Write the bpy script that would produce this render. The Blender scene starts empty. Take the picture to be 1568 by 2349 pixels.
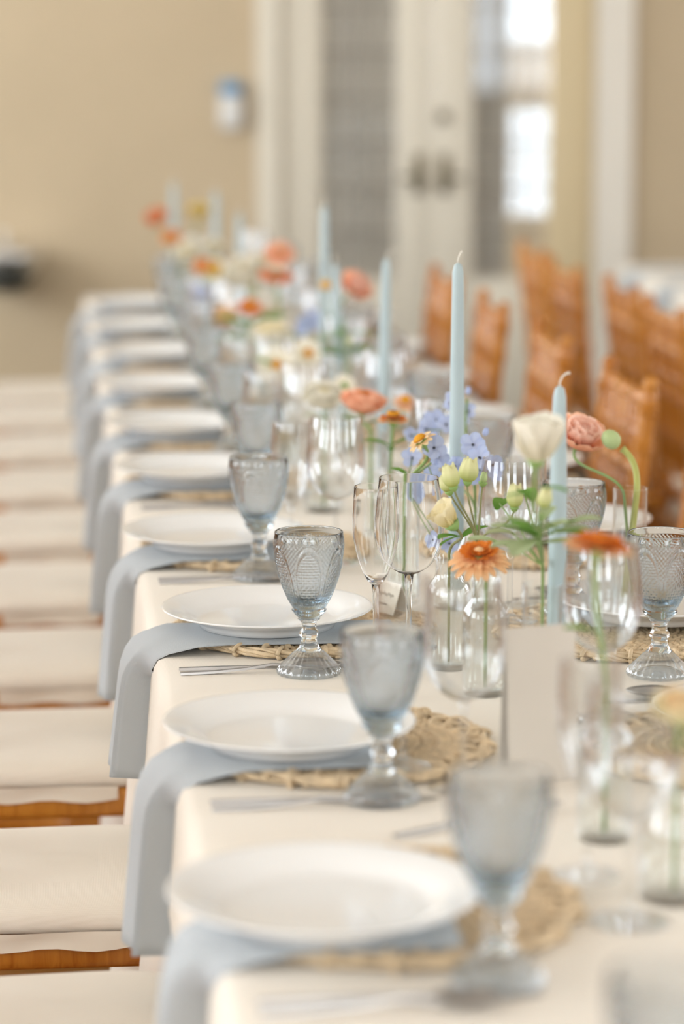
import bpy, math, random
from mathutils import Matrix, Vector, Euler
R = math.radians
random.seed(7)
S = bpy.context.scene
COL = S.collection

# ------------------------------------------------------------------ camera
F, CX, CY, ZC, YH = 6470.0, 784.0, 1174.5, 1.51, 77.0
PT = math.atan((CY - YH) / F)
cam = bpy.data.cameras.new('camera')
cam.sensor_fit = 'VERTICAL'
cam.sensor_height = 36.0
cam.sensor_width = 24.0
cam.lens = 36.0 * F / 2349.0
cam.clip_end = 60
cam.dof.use_dof = True
cam.dof.focus_distance = 3.46
cam.dof.aperture_fstop = 2.3
cam.dof.aperture_blades = 0
camo = bpy.data.objects.new('camera', cam)
COL.objects.link(camo)
camo.location = (0, 0, ZC)
camo.rotation_euler = (math.pi / 2 - PT, 0, 0)
S.camera = camo

# ------------------------------------------------------------------ world, daylight, exposure
w = bpy.data.worlds.new('world')
S.world = w
w.use_nodes = True
w.node_tree.nodes['Background'].inputs[0].default_value = (0.93, 0.96, 1.0, 1)
w.node_tree.nodes['Background'].inputs[1].default_value = 1.0
RX0, RX1, RY0, RY1, RH = -4.2, 5.4, -4.2, 11.0, 3.5      # the room


def window_or_fill_light(loc, rot, sx, sy, power):
    l = bpy.data.lights.new('window_or_fill_lamp', 'AREA')
    l.shape = 'RECTANGLE'
    l.size, l.size_y = sx, sy
    l.energy = power
    l.color = (0.89, 0.95, 1.0)
    o = bpy.data.objects.new('window_or_fill_lamp', l)
    o.location = loc
    o.rotation_euler = rot
    COL.objects.link(o)


WIN_LEFT = [-1.6, 1.4, 4.4, 7.4, 9.6]      # centres along the left wall
WIN_RIGHT = [-1.0, 3.0, 7.0]
WIN_BACK = [-1.8, 1.8]
WW, WZ0, WZ1 = 1.7, 0.95, 3.15
WZ = (WZ0 + WZ1) / 2
for y in WIN_LEFT:
    window_or_fill_light((RX0 - 0.16, y, WZ), (0, R(-90), 0), WZ1 - WZ0, WW, 142)
for y in WIN_RIGHT:
    window_or_fill_light((RX1 + 0.16, y, WZ), (0, R(90), 0), WZ1 - WZ0, WW, 120)
for x in WIN_BACK:
    window_or_fill_light((x, RY0 - 0.16, WZ), (R(90), 0, 0), WW, WZ1 - WZ0, 110)
S.view_settings.view_transform = 'Standard'
S.view_settings.look = 'None'
S.view_settings.gamma = 1
S.view_settings.use_curve_mapping = False
S.view_settings.exposure = -0.38
S.cycles.max_bounces = 12
S.cycles.use_light_tree = False
S.cycles.transmission_bounces = 12
S.cycles.transparent_max_bounces = 32
S.cycles.diffuse_bounces = 3
S.cycles.glossy_bounces = 6
S.cycles.sample_clamp_indirect = 6.0
S.cycles.adaptive_threshold = 0.04


# ------------------------------------------------------------------ pixel helpers (1568 x 2349)
def ray(px, py):
    x, y = (px - CX) / F, (CY - py) / F
    return Vector((x, math.cos(PT) + y * math.sin(PT), -math.sin(PT) + y * math.cos(PT)))


def atz(px, py, z):
    r = ray(px, py)
    return Vector((0, 0, ZC)) + r * ((z - ZC) / r.z)


def aty(px, py, Y):
    r = ray(px, py)
    return Vector((0, 0, ZC)) + r * (Y / r.y)


# table frame: v across from the left edge, u along
SL = 0.1085
TA = math.atan(SL)
TT = Vector((-math.sin(TA), math.cos(TA), 0))
TN = Vector((math.cos(TA), math.sin(TA), 0))
E0 = Vector((-0.09 + SL * 2.144, 0, 0))
TZ = 0.75
TWID = 0.77


def tb(v, u, z=TZ):
    return E0 + TN * v + TT * u + Vector((0, 0, z))


def vu(p):
    d = Vector((p[0], p[1], 0)) - E0
    return d.dot(TN), d.dot(TT)


# ------------------------------------------------------------------ materials
def lin(h):
    h = h.lstrip('#')
    out = []
    for i in (0, 2, 4):
        c = int(h[i:i + 2], 16) / 255
        out.append(c / 12.92 if c <= 0.04045 else ((c + 0.055) / 1.055) ** 2.4)
    return (*out, 1)


MATS = {}


def new_mat(name):
    m = bpy.data.materials.new(name)
    m.use_nodes = True
    MATS[name] = m
    nt = m.node_tree
    return m, nt, nt.nodes['Principled BSDF'], nt.nodes, nt.links


def plain(name, colr, rough=0.5, metal=0.0, spec=0.5, noise=None, bump=None, coat=0.0):
    """noise=(scale, amount) varies the colour, bump=(scale, strength, distance)."""
    m, nt, b, N, L = new_mat(name)
    b.inputs['Base Color'].default_value = colr
    b.inputs['Roughness'].default_value = rough
    b.inputs['Metallic'].default_value = metal
    b.inputs['Specular IOR Level'].default_value = spec
    b.inputs['Coat Weight'].default_value = coat
    if noise or bump:
        tc = N.new('ShaderNodeTexCoord')
    if noise:
        n = N.new('ShaderNodeTexNoise')
        n.inputs['Scale'].default_value = noise[0]
        n.inputs['Detail'].default_value = 4
        L.new(tc.outputs['Object'], n.inputs['Vector'])
        r = N.new('ShaderNodeValToRGB')
        k = noise[1]
        r.color_ramp.elements[0].position = 0.3
        r.color_ramp.elements[1].position = 0.7
        r.color_ramp.elements[0].color = [c * (1 - k) for c in colr[:3]] + [1]
        r.color_ramp.elements[1].color = [min(1, c * (1 + k)) for c in colr[:3]] + [1]
        L.new(n.outputs['Fac'], r.inputs['Fac'])
        L.new(r.outputs['Color'], b.inputs['Base Color'])
    if bump:
        n = N.new('ShaderNodeTexNoise')
        n.inputs['Scale'].default_value = bump[0]
        n.inputs['Detail'].default_value = 3
        L.new(tc.outputs['Object'], n.inputs['Vector'])
        bp = N.new('ShaderNodeBump')
        bp.inputs['Strength'].default_value = bump[1]
        bp.inputs['Distance'].default_value = bump[2]
        L.new(n.outputs['Fac'], bp.inputs['Height'])
        L.new(bp.outputs['Normal'], b.inputs['Normal'])
    return m


def weave(name, c1, c2, scale, rough=0.9, dist=0.0006):
    """plain woven cloth: two crossing thread waves."""
    m, nt, b, N, L = new_mat(name)
    b.inputs['Roughness'].default_value = rough
    b.inputs['Specular IOR Level'].default_value = 0.15
    b.inputs['Sheen Weight'].default_value = 0.15
    uv = N.new('ShaderNodeUVMap')
    fac = []
    for d in ('X', 'Y'):
        wv = N.new('ShaderNodeTexWave')
        wv.bands_direction = d
        wv.inputs['Scale'].default_value = scale
        wv.inputs['Distortion'].default_value = 1.2
        wv.inputs['Detail'].default_value = 2
        wv.inputs['Detail Scale'].default_value = 1.5
        L.new(uv.outputs['UV'], wv.inputs['Vector'])
        fac.append(wv)
    mx = N.new('ShaderNodeMath')
    mx.operation = 'ADD'
    L.new(fac[0].outputs['Fac'], mx.inputs[0])
    L.new(fac[1].outputs['Fac'], mx.inputs[1])
    hf = N.new('ShaderNodeMath')
    hf.operation = 'MULTIPLY'
    hf.inputs[1].default_value = 0.5
    L.new(mx.outputs[0], hf.inputs[0])
    r = N.new('ShaderNodeValToRGB')
    r.color_ramp.elements[0].color = c1
    r.color_ramp.elements[1].color = c2
    L.new(hf.outputs[0], r.inputs['Fac'])
    L.new(r.outputs['Color'], b.inputs['Base Color'])
    bp = N.new('ShaderNodeBump')
    bp.inputs['Strength'].default_value = 0.5
    bp.inputs['Distance'].default_value = dist
    L.new(hf.outputs[0], bp.inputs['Height'])
    L.new(bp.outputs['Normal'], b.inputs['Normal'])
    return m


def wood(name, c1, c2, scale=(1, 1, 1), rough=0.35):
    m, nt, b, N, L = new_mat(name)
    b.inputs['Roughness'].default_value = rough
    tc = N.new('ShaderNodeTexCoord')
    mp = N.new('ShaderNodeMapping')
    mp.inputs['Scale'].default_value = scale
    L.new(tc.outputs['Object'], mp.inputs['Vector'])
    n = N.new('ShaderNodeTexNoise')
    n.inputs['Scale'].default_value = 6
    n.inputs['Detail'].default_value = 6
    n.inputs['Distortion'].default_value = 1.0
    L.new(mp.outputs[0], n.inputs['Vector'])
    oi = N.new('ShaderNodeObjectInfo')
    ad = N.new('ShaderNodeMath')
    ad.operation = 'MULTIPLY_ADD'
    ad.inputs[1].default_value = 0.25
    L.new(oi.outputs['Random'], ad.inputs[0])
    L.new(n.outputs['Fac'], ad.inputs[2])
    r = N.new('ShaderNodeValToRGB')
    r.color_ramp.elements[0].position = 0.35
    r.color_ramp.elements[1].position = 0.85
    r.color_ramp.elements[0].color = c1
    r.color_ramp.elements[1].color = c2
    L.new(ad.outputs[0], r.inputs['Fac'])
    L.new(r.outputs['Color'], b.inputs['Base Color'])
    return m


def glass(name, colr=(1, 1, 1, 1), ior=1.45, rough=0.0):
    m = bpy.data.materials.new(name)
    m.use_nodes = True
    MATS[name] = m
    N, L = m.node_tree.nodes, m.node_tree.links
    N.remove(N['Principled BSDF'])
    g = N.new('ShaderNodeBsdfGlass')
    g.inputs['Color'].default_value = colr
    g.inputs['IOR'].default_value = ior
    g.inputs['Roughness'].default_value = rough
    L.new(g.outputs[0], N['Material Output'].inputs['Surface'])
    return m


def thin_glass(name, tint, base=.035, k=.85, power=4.0, rough=.0):
    """a thin sheet of glass: clear when faced, mirror-like at grazing angles."""
    m = bpy.data.materials.new(name)
    m.use_nodes = True
    MATS[name] = m
    N, L = m.node_tree.nodes, m.node_tree.links
    N.remove(N['Principled BSDF'])
    lw = N.new('ShaderNodeLayerWeight')
    lw.inputs['Blend'].default_value = .5
    pw = N.new('ShaderNodeMath')
    pw.operation = 'POWER'
    pw.inputs[1].default_value = power
    L.new(lw.outputs['Facing'], pw.inputs[0])
    ma = N.new('ShaderNodeMath')
    ma.operation = 'MULTIPLY_ADD'
    ma.inputs[1].default_value = k
    ma.inputs[2].default_value = base
    L.new(pw.outputs[0], ma.inputs[0])
    t = N.new('ShaderNodeBsdfTransparent')
    t.inputs['Color'].default_value = tint
    g = N.new('ShaderNodeBsdfGlossy')
    g.inputs['Roughness'].default_value = rough
    g.inputs['Color'].default_value = (.95, .97, 1, 1)
    mx = N.new('ShaderNodeMixShader')
    L.new(ma.outputs[0], mx.inputs['Fac'])
    L.new(t.outputs[0], mx.inputs[1])
    L.new(g.outputs[0], mx.inputs[2])
    L.new(mx.outputs[0], N['Material Output'].inputs['Surface'])
    return m


def petalmat(name, c_in, c_out, trans=0.35, stripe=0.0):
    """petal colour runs from its base (uv y=0) to its tip, light shines through."""
    m = bpy.data.materials.new(name)
    m.use_nodes = True
    MATS[name] = m
    N, L = m.node_tree.nodes, m.node_tree.links
    N.remove(N['Principled BSDF'])
    uv = N.new('ShaderNodeUVMap')
    sp = N.new('ShaderNodeSeparateXYZ')
    L.new(uv.outputs['UV'], sp.inputs[0])
    r = N.new('ShaderNodeValToRGB')
    r.color_ramp.elements[0].position = 0.05
    r.color_ramp.elements[1].position = 0.7
    r.color_ramp.elements[0].color = c_in
    r.color_ramp.elements[1].color = c_out
    L.new(sp.outputs['Y'], r.inputs['Fac'])
    out = r.outputs['Color']
    if stripe:
        wv = N.new('ShaderNodeTexWave')
        wv.inputs['Scale'].default_value = 2.2
        wv.inputs['Distortion'].default_value = 1.5
        L.new(uv.outputs['UV'], wv.inputs['Vector'])
        mx = N.new('ShaderNodeMixRGB')
        mx.blend_type = 'MULTIPLY'
        mx.inputs['Fac'].default_value = stripe
        L.new(out, mx.inputs['Color1'])
        L.new(wv.outputs['Color'], mx.inputs['Color2'])
        out = mx.outputs['Color']
    d = N.new('ShaderNodeBsdfDiffuse')
    t = N.new('ShaderNodeBsdfTranslucent')
    L.new(out, d.inputs['Color'])
    L.new(out, t.inputs['Color'])
    mix = N.new('ShaderNodeMixShader')
    mix.inputs['Fac'].default_value = trans
    L.new(d.outputs[0], mix.inputs[1])
    L.new(t.outputs[0], mix.inputs[2])
    L.new(mix.outputs[0], N['Material Output'].inputs['Surface'])
    return m


wall_paint = plain('wall_paint', lin('#cab697'), 0.75, noise=(3, 0.03), bump=(90, 0.1, 0.001))
ceil_paint = plain('ceiling_paint', lin('#f2ede2'), 0.8)
trim_paint = plain('trim_paint', lin('#e8dfcd'), 0.45)
tan_stile = plain('tan_stile_tone', lin('#dcc8a0'), 0.5)  # yellower tan tone for one stile of the second leaf
white_trim = plain('white_trim_paint', lin('#f1e9dc'), 0.45)
floor_wood = wood('floor_wood', lin('#744812'), lin('#9c6a2a'), (1.2, 14, 1), 0.5)
MATS['floor_wood'].node_tree.nodes['Principled BSDF'].inputs['Specular IOR Level'].default_value = 0.25
chair_wood = wood('chair_wood', lin('#a86018'), lin('#cf8c38'), (14, 14, 1.2), 0.32)
cloth_white = weave('cloth_white', lin('#efe6d8'), lin('#f6eee2'), 220, 0.85, 0.0002)
cushion_fab = weave('cushion_fabric', lin('#ece3d4'), lin('#f3ebde'), 160, 0.85, 0.0002)
napkin_fab = weave('napkin_linen', lin('#b0b6ba'), lin('#ccd1d4'), 320, 0.9, 0.0005)
china = plain('china', lin('#f8f8f7'), 0.12, coat=0.3)
rush = plain('rush', lin('#e0c8a4'), 0.6, noise=(60, 0.22), bump=(220, 0.4, 0.001))
steel = plain('steel', (0.47, 0.45, 0.43, 1), 0.3, 1.0)
chrome = plain('chrome', (0.85, 0.85, 0.85, 1), 0.32, 1.0)
dark_metal_and_shade = plain('dark_metal_and_shade', lin('#2f2f28'), 0.5)
bronze = plain('bronze', lin('#6d6247'), 0.35, 0.6)
lead = plain('lead_came', lin('#a8a093'), 0.5)
wax = plain('candle_wax', lin('#b5c6ca'), 0.45, spec=0.3)
wick_m = plain('wick', lin('#e9e4d8'), 0.9)
paper = plain('card_paper', lin('#ebe3d4'), 0.8)
ink = plain('card_ink', lin('#6d665c'), 0.8)
kraft = plain('card_back_paper', lin('#d3cbc0'), 0.8)
curtain_fab = plain('curtain_fabric', lin('#e8e0d6'), 0.9, noise=(7, 0.06))
stem_m = plain('stem_green', lin('#7f9a55'), 0.5)
stem_yel = plain('stem_yellow_green', lin('#b5b96a'), 0.5)
stem_dark = plain('stem_brown_green', lin('#8a8a5a'), 0.5)
leaf_m = petalmat('leaf_green', lin('#5d8a3c'), lin('#7aa354'), 0.3)
leaf_pale = petalmat('leaf_pale', lin('#9db07c'), lin('#b6c49a'), 0.3)
blue_plastic = plain('blue_plastic', lin('#5f9cc9'), 0.4)
white_plastic = plain('white_plastic', lin('#e6e4e0'), 0.4)
gob_glass = glass('grey_blue_glass', (0.945, 0.955, 0.963, 1), 1.47)
_n = gob_glass.node_tree
_va = _n.nodes.new('ShaderNodeVolumeAbsorption')
_va.inputs['Color'].default_value = (0.58, 0.68, 0.74, 1)
_va.inputs['Density'].default_value = 38
_n.links.new(_va.outputs[0], _n.nodes['Material Output'].inputs['Volume'])
foot_glass = thin_glass('pale_blue_foot_glass', (0.85, 0.885, 0.91, 1), .10, .75, 1.6)
stem_glass = glass('pale_blue_stem_glass', (0.955, 0.972, 0.985, 1), 1.35)
sheet_glass = thin_glass('clear_sheet_glass', (0.975, 0.98, 0.98, 1), .065, .88, 2.4)
clear_glass = glass('clear_glass', (1, 1, 1, 1), 1.30)
pane_glass = thin_glass('pane_glass', (0.97, 0.98, 0.98, 1), .03, .6, 5)
vase_glass = thin_glass('vase_glass', (0.985, 0.99, 0.985, 1), .045, .85, 2.4)
water_m = thin_glass('water', (0.985, 0.993, 0.988, 1), .015, .3, 4)
skyglow = bpy.data.materials.new('window_daylight_glow')
skyglow.use_nodes = True
_b = skyglow.node_tree.nodes['Principled BSDF']
_b.inputs['Base Color'].default_value = (0, 0, 0, 1)
_b.inputs['Emission Color'].default_value = (0.88, 0.94, 1, 1)
_b.inputs['Emission Strength'].default_value = 1.9


# ------------------------------------------------------------------ mesh helpers
class MB:
    def __init__(self):
        self.v, self.f, self.uv = [], [], {}

    def add(self, verts, faces, M=None, uvs=None):
        o = len(self.v)
        for i, p in enumerate(verts):
            p = Vector(p)
            self.v.append(M @ p if M else p)
            if uvs:
                self.uv[o + i] = uvs[i]
        for f in faces:
            self.f.append([i + o for i in f])
        return self

    def box(self, c, s, M=None):
        x, y, z = (a / 2 for a in s)
        vs = [Vector(c) + Vector((sx * x, sy * y, sz * z)) for sx in (-1, 1) for sy in (-1, 1) for sz in (-1, 1)]
        fs = [(0, 1, 3, 2), (4, 6, 7, 5), (0, 4, 5, 1), (2, 3, 7, 6), (0, 2, 6, 4), (1, 5, 7, 3)]
        return self.add(vs, fs, M)

    def lathe(self, prof, n=32, M=None, rf=None):
        vs, fs, rows = [], [], []
        for k, (r, z) in enumerate(prof):
            if r < 1e-6:
                rows.append([len(vs)])
                vs.append(Vector((0, 0, z)))
            else:
                row = []
                for i in range(n):
                    a = 2 * math.pi * i / n
                    rr = r + (rf(a, z, k) if rf else 0)
                    row.append(len(vs))
                    vs.append(Vector((rr * math.cos(a), rr * math.sin(a), z)))
                rows.append(row)
        for a, b in zip(rows, rows[1:]):
            for i in range(n):
                j = (i + 1) % n
                if len(a) == 1 and len(b) == 1:
                    continue
                if len(a) == 1:
                    fs.append((a[0], b[j], b[i]))
                elif len(b) == 1:
                    fs.append((a[i], a[j], b[0]))
                else:
                    fs.append((a[i], a[j], b[j], b[i]))
        return self.add(vs, fs, M)

    def tube(self, pts, rad, n=7, M=None, closed=False, flat=1.0):
        pts = [Vector(p) for p in pts]
        m = len(pts)
        if not hasattr(rad, '__len__'):
            rad = [rad] * m
        vs, fs = [], []
        up = None
        for i, p in enumerate(pts):
            if closed:
                t = (pts[(i + 1) % m] - pts[i - 1]).normalized()
            else:
                t = (pts[min(i + 1, m - 1)] - pts[max(i - 1, 0)]).normalized()
            if up is None:
                up = Vector((0, 0, 1)) if abs(t.z) < 0.9 else Vector((1, 0, 0))
            up = (up - t * up.dot(t)).normalized()
            b = t.cross(up)
            for k in range(n):
                a = 2 * math.pi * k / n
                vs.append(p + (b * math.cos(a) + up * math.sin(a) * flat) * rad[i])
        for i in range(m if closed else m - 1):
            for k in range(n):
                a, b2 = i * n, ((i + 1) % m) * n
                fs.append((a + k, a + (k + 1) % n, b2 + (k + 1) % n, b2 + k))
        if not closed:
            fs.append(tuple(range(n - 1, -1, -1)))
            fs.append(tuple((m - 1) * n + k for k in range(n)))
        return self.add(vs, fs, M)

    def mesh(self, name, mat, smooth=True, bevel=0):
        me = bpy.data.meshes.new(name)
        me.from_pydata([tuple(p) for p in self.v], [], self.f)
        if self.uv:
            ul = me.uv_layers.new(name='UVMap')
            for lp in me.loops:
                ul.data[lp.index].uv = self.uv.get(lp.vertex_index, (0, 0))
        me.materials.append(mat)
        if smooth:
            me.polygons.foreach_set('use_smooth', [True] * len(me.polygons))
            if smooth == 'auto':
                me.set_sharp_from_angle(angle=R(35))
        me.update()
        return me


def mk(name, me, parent=None, M=None):
    o = bpy.data.objects.new(name, me)
    COL.objects.link(o)
    if parent is not None:
        o.parent = parent
    if M is not None:
        o.matrix_basis = M
    return o


def tag(o, label, cat, group=None):
    o['label'] = label
    o['category'] = cat
    if group:
        o['group'] = group
    return o


def struct(name, me, parent=None, M=None, label=None):
    o = mk(name, me, parent, M)
    o['kind'] = 'structure'
    if label:
        o['label'] = label
    return o


def build(name, label, cat, parts, M, group=None):
    """parts: [(name, mesh, matrix or None, [sub-parts...])] under an Empty."""
    root = mk(name, None, None, M)
    root.empty_display_size = 0.05
    tag(root, label, cat, group)
    for p in parts:
        c = mk(p[0], p[1], root, p[2])
        for s in (p[3] if len(p) > 3 else ()):
            mk(s[0], s[1], c, s[2])
    return root


def TRZ(p, a=0.0, s=1.0):
    return Matrix.Translation(p) @ Matrix.Rotation(a, 4, 'Z') @ Matrix.Scale(s, 4)


def bevel_box(name, c, s, mat, bev=0.004, seg=2):
    import bmesh
    bm = bmesh.new()
    bmesh.ops.create_cube(bm, size=1)
    for v in bm.verts:
        v.co = Vector((v.co.x * s[0], v.co.y * s[1], v.co.z * s[2])) + Vector(c)
    bmesh.ops.bevel(bm, geom=bm.edges[:], offset=bev, segments=seg, profile=0.5, affect='EDGES')
    me = bpy.data.meshes.new(name)
    bm.to_mesh(me)
    bm.free()
    me.materials.append(mat)
    me.polygons.foreach_set('use_smooth', [True] * len(me.polygons))
    me.set_sharp_from_angle(angle=R(40))
    return me


def lerp(a, b, t):
    return a + (b - a) * t


def sstep(a, b, x):
    t = max(0.0, min(1.0, (x - a) / (b - a)))
    return t * t * (3 - 2 * t)


# ================================================================== THE ROOM
T = 0.14
floor = struct('floor', MB().box(((RX0 + RX1) / 2, (RY0 + RY1) / 2, -0.06), (RX1 - RX0, RY1 - RY0, 0.08)).mesh('floor', dark_metal_and_shade, False))
PW = 0.105
nP = int((RY1 - RY0) / PW)
for row in range(nP):
    y = RY0 + PW * (row + 0.5)
    if y < 1.0:
        continue
    x = RX0 - random.random() * 1.8
    while x < RX1:
        L_ = random.choice((1.6, 2.2, 2.8))
        a, b_ = max(x, RX0), min(x + L_, RX1)
        if b_ - a > 0.1 and len(floor.children) < 298:
            key = 'plank_%.2f' % (b_ - a)
            me = bpy.data.meshes.get(key)
            if me is None:
                me = bevel_box(key, (0, 0, 0), (b_ - a - 0.003, PW - 0.003, 0.02), floor_wood, 0.0015, 1)
            mk('plank', me, floor, Matrix.Translation(((a + b_) / 2, y, -0.0101)))
        x += L_
near_boards = MB().box(((RX0 + RX1) / 2, (RY0 + 1.0) / 2, -0.0101), (RX1 - RX0, 1.0 - RY0, 0.02))
bo = mk('board_area', near_boards.mesh('board_area', floor_wood, False), floor)
bo['kind'] = 'stuff'
struct('ceiling', MB().box(((RX0 + RX1) / 2, (RY0 + RY1) / 2, RH + 0.05), (RX1 - RX0 + 2 * T, RY1 - RY0 + 2 * T, 0.1)).mesh('ceiling', ceil_paint, False))


def side_wall(name, x, centres, axis):
    """wall with rectangular window openings; axis 'y' runs along y at x, 'x' runs along x at y."""
    m = MB()
    a0, a1 = (RY0 - T, RY1 + T) if axis == 'y' else (RX0, RX1)

    def slab(p, q, z0, z1):
        if axis == 'y':
            m.box((x, (p + q) / 2, (z0 + z1) / 2), (T, q - p, z1 - z0))
        else:
            m.box(((p + q) / 2, x, (z0 + z1) / 2), (q - p, T, z1 - z0))
    cur = a0
    for c in sorted(centres):
        slab(cur, c - WW / 2, -0.1, RH)
        slab(c - WW / 2, c + WW / 2, -0.1, WZ0)
        slab(c - WW / 2, c + WW / 2, WZ1, RH)
        cur = c + WW / 2
    slab(cur, a1, -0.1, RH)
    return struct(name, m.mesh(name, wall_paint, False))


WINDOW_N = [0]


def window_frame(cx, cy, axis):
    m = MB()
    h = WZ1 - WZ0
    for zz in (WZ0 + 0.03, WZ0 + h * 0.5, WZ1 - 0.03):
        m.box((0, 0, zz), (WW, 0.05, 0.06))
    for xx in (-WW / 2 + 0.03, -WW / 6, WW / 6, WW / 2 - 0.03):
        m.box((xx, 0, WZ), (0.045, 0.05, h))
    WINDOW_N[0] += 1
    struct('window_%d' % WINDOW_N[0], m.mesh('window_frame', white_trim, False), None,
           Matrix.Translation((cx, cy, 0)) @ Matrix.Rotation(R(90) if axis == 'y' else 0, 4, 'Z'))


side_wall('wall_left', RX0 - T / 2, WIN_LEFT, 'y')
side_wall('wall_right', RX1 + T / 2, WIN_RIGHT, 'y')
side_wall('wall_near', RY0 - T / 2, WIN_BACK, 'x')
for y in WIN_LEFT:
    window_frame(RX0 - 0.05, y, 'y')
for y in WIN_RIGHT:
    window_frame(RX1 + 0.05, y, 'y')
for x in WIN_BACK:
    window_frame(x, RY0 - 0.05, 'x')

# far wall with the pair of glazed doors
def fx(px, py=400):
    return aty(px, py, RY1).x


def fz(py):
    return aty(784, py, RY1).z


D0, D1, DMID, DH = fx(640), fx(1362), fx(990), 2.25
m = MB()
m.box(((RX0 + D0) / 2, RY1 + T / 2, RH / 2 - 0.05), (D0 - RX0, T, RH + 0.1))
m.box(((RX1 + D1) / 2, RY1 + T / 2, RH / 2 - 0.05), (RX1 - D1, T, RH + 0.1))
m.box(((D0 + D1) / 2, RY1 + T / 2, (DH + RH) / 2), (D1 - D0, T, RH - DH))
struct('wall_far', m.mesh('wall_far', wall_paint, False))
cw = fx(1448) - D1
struct('trim_1', MB().box((D0 - (D0 - fx(588)) / 2, RY1 - 0.012, DH / 2 + 0.05), (D0 - fx(588), 0.03, DH + 0.1)).mesh('casing', trim_paint, False), label='cream door casing beside the bare wall')
struct('trim_2', MB().box((D1 + cw / 2, RY1 - 0.012, DH / 2 + 0.05), (cw, 0.03, DH + 0.1)).mesh('casing', white_trim, False), label='white door casing on the handle-free side')
struct('trim_3', MB().box(((D0 + D1) / 2, RY1 - 0.012, DH + 0.07), (D1 - D0, 0.03, 0.14)).mesh('casing', trim_paint, False), label='cream head casing over the double door')
for k, (a, b_) in enumerate(((RX0, fx(588)), (fx(1448), RX1))):
    struct(('baseboard_left', 'baseboard_right')[k], MB().box(((a + b_) / 2, RY1 - 0.01, 0.07), (b_ - a, 0.02, 0.14)).mesh('baseboard', trim_paint, False))


def door_leaf(n, x0, x1, g0, g1, gz0, stile_mats):
    """stiles, rails, leaded panes and a gathered curtain."""
    root = struct('door_%d' % n, None, None, Matrix.Translation(((x0 + x1) / 2, RY1 + 0.03, 0)))
    cx = (x0 + x1) / 2
    top = DH - 0.12
    for (a, b_, mt) in ((x0, g0, stile_mats[0]), (g1, x1, stile_mats[1])):
        mk('stile', bevel_box('stile', ((a + b_) / 2 - cx, 0, DH / 2), (b_ - a - 0.002, 0.045, DH - 0.01), mt, 0.004), root)
    mk('rail', bevel_box('rail', ((g0 + g1) / 2 - cx, 0, gz0 / 2), (g1 - g0, 0.044, gz0 - 0.01), trim_paint, 0.004), root)
    mk('rail', bevel_box('rail', ((g0 + g1) / 2 - cx, 0, (top + DH) / 2), (g1 - g0, 0.044, DH - top - 0.01), trim_paint, 0.004), root)
    nx, nz = 3, 9
    pw, ph = (g1 - g0) / nx, (top - gz0) / nz
    pane = MB().box((0, 0, 0), (pw - 0.008, 0.004, ph - 0.008)).mesh('pane', pane_glass, False)
    vb = MB().box((0, 0, 0), (0.011, 0.014, top - gz0)).mesh('glazing_bar', lead, False)
    hb = MB().box((0, 0, 0), (g1 - g0, 0.012, 0.012)).mesh('glazing_bar', lead, False)
    for i in range(nx):
        for j in range(nz):
            mk('pane', pane, root, Matrix.Translation((g0 - cx + pw * (i + .5), 0, gz0 + ph * (j + .5))))
    for i in range(1, nx):
        mk('glazing_bar', vb, root, Matrix.Translation((g0 - cx + pw * i, 0, (gz0 + top) / 2)))
    for j in range(1, nz):
        mk('glazing_bar', hb, root, Matrix.Translation(((g0 + g1) / 2 - cx, 0, gz0 + ph * j)))
    return root, cx


def curtain(root, cx, a, b_, z0, z1):
    n, vs, fs = 60, [], []
    for k in range(n + 1):
        x = lerp(a, b_, k / n)
        y = 0.05 + 0.012 * math.sin(k * 1.05) + 0.006 * math.sin(k * 2.3 + 1)
        vs += [(x - cx, y, z0), (x - cx, y, z1)]
    for k in range(n):
        fs.append((2 * k, 2 * k + 2, 2 * k + 3, 2 * k + 1))
    o = mk('curtain', MB().add(vs, fs).mesh('curtain', curtain_fab), root)
    o['label'] = 'gathered grey-beige curtain behind the glass'


gz0 = fz(637)
dl, cl = door_leaf(1, D0, DMID, fx(735), fx(908), gz0, (trim_paint, trim_paint))
dl['label'] = 'cream glazed door leaf, curtain across its whole glass'
curtain(dl, cl, fx(728), fx(914), gz0 - .03, DH - .1)
dr, cr = door_leaf(2, DMID, D1, fx(1085), fx(1256), gz0, (trim_paint, tan_stile))
dr['label'] = 'cream glazed door leaf with a bright daylight patch in its glass'
curtain(dr, cr, fx(1078), fx(1168), gz0 - .03, DH - .1)
for root, cx, px in ((dl, cl, 960), (dr, cr, 1018)):
    x = fx(px) - cx
    hb = mk('handle_plate', bevel_box('handle_plate', (0, 0, 0), (0.042, 0.01, 0.155), bronze, 0.004), root, Matrix.Translation((x, -0.028, fz(400))))
    mk('lever', MB().tube([(0, -0.005, -.01), (0, -0.05, -.01), (-0.02 if px < 990 else 0.02, -0.055, -.012), (-0.08 if px < 990 else 0.08, -0.055, -.012)], 0.009).mesh('lever', bronze), hb)
mk('deadbolt', MB().lathe([(0, 0.02), (0.018, 0.02), (0.024, 0.008), (0.024, 0), (0, 0)], 20, Matrix.Rotation(R(90), 4, 'X')).mesh('deadbolt', bronze), dr, Matrix.Translation((fx(1015) - cr, -0.022, fz(268))))

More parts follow.
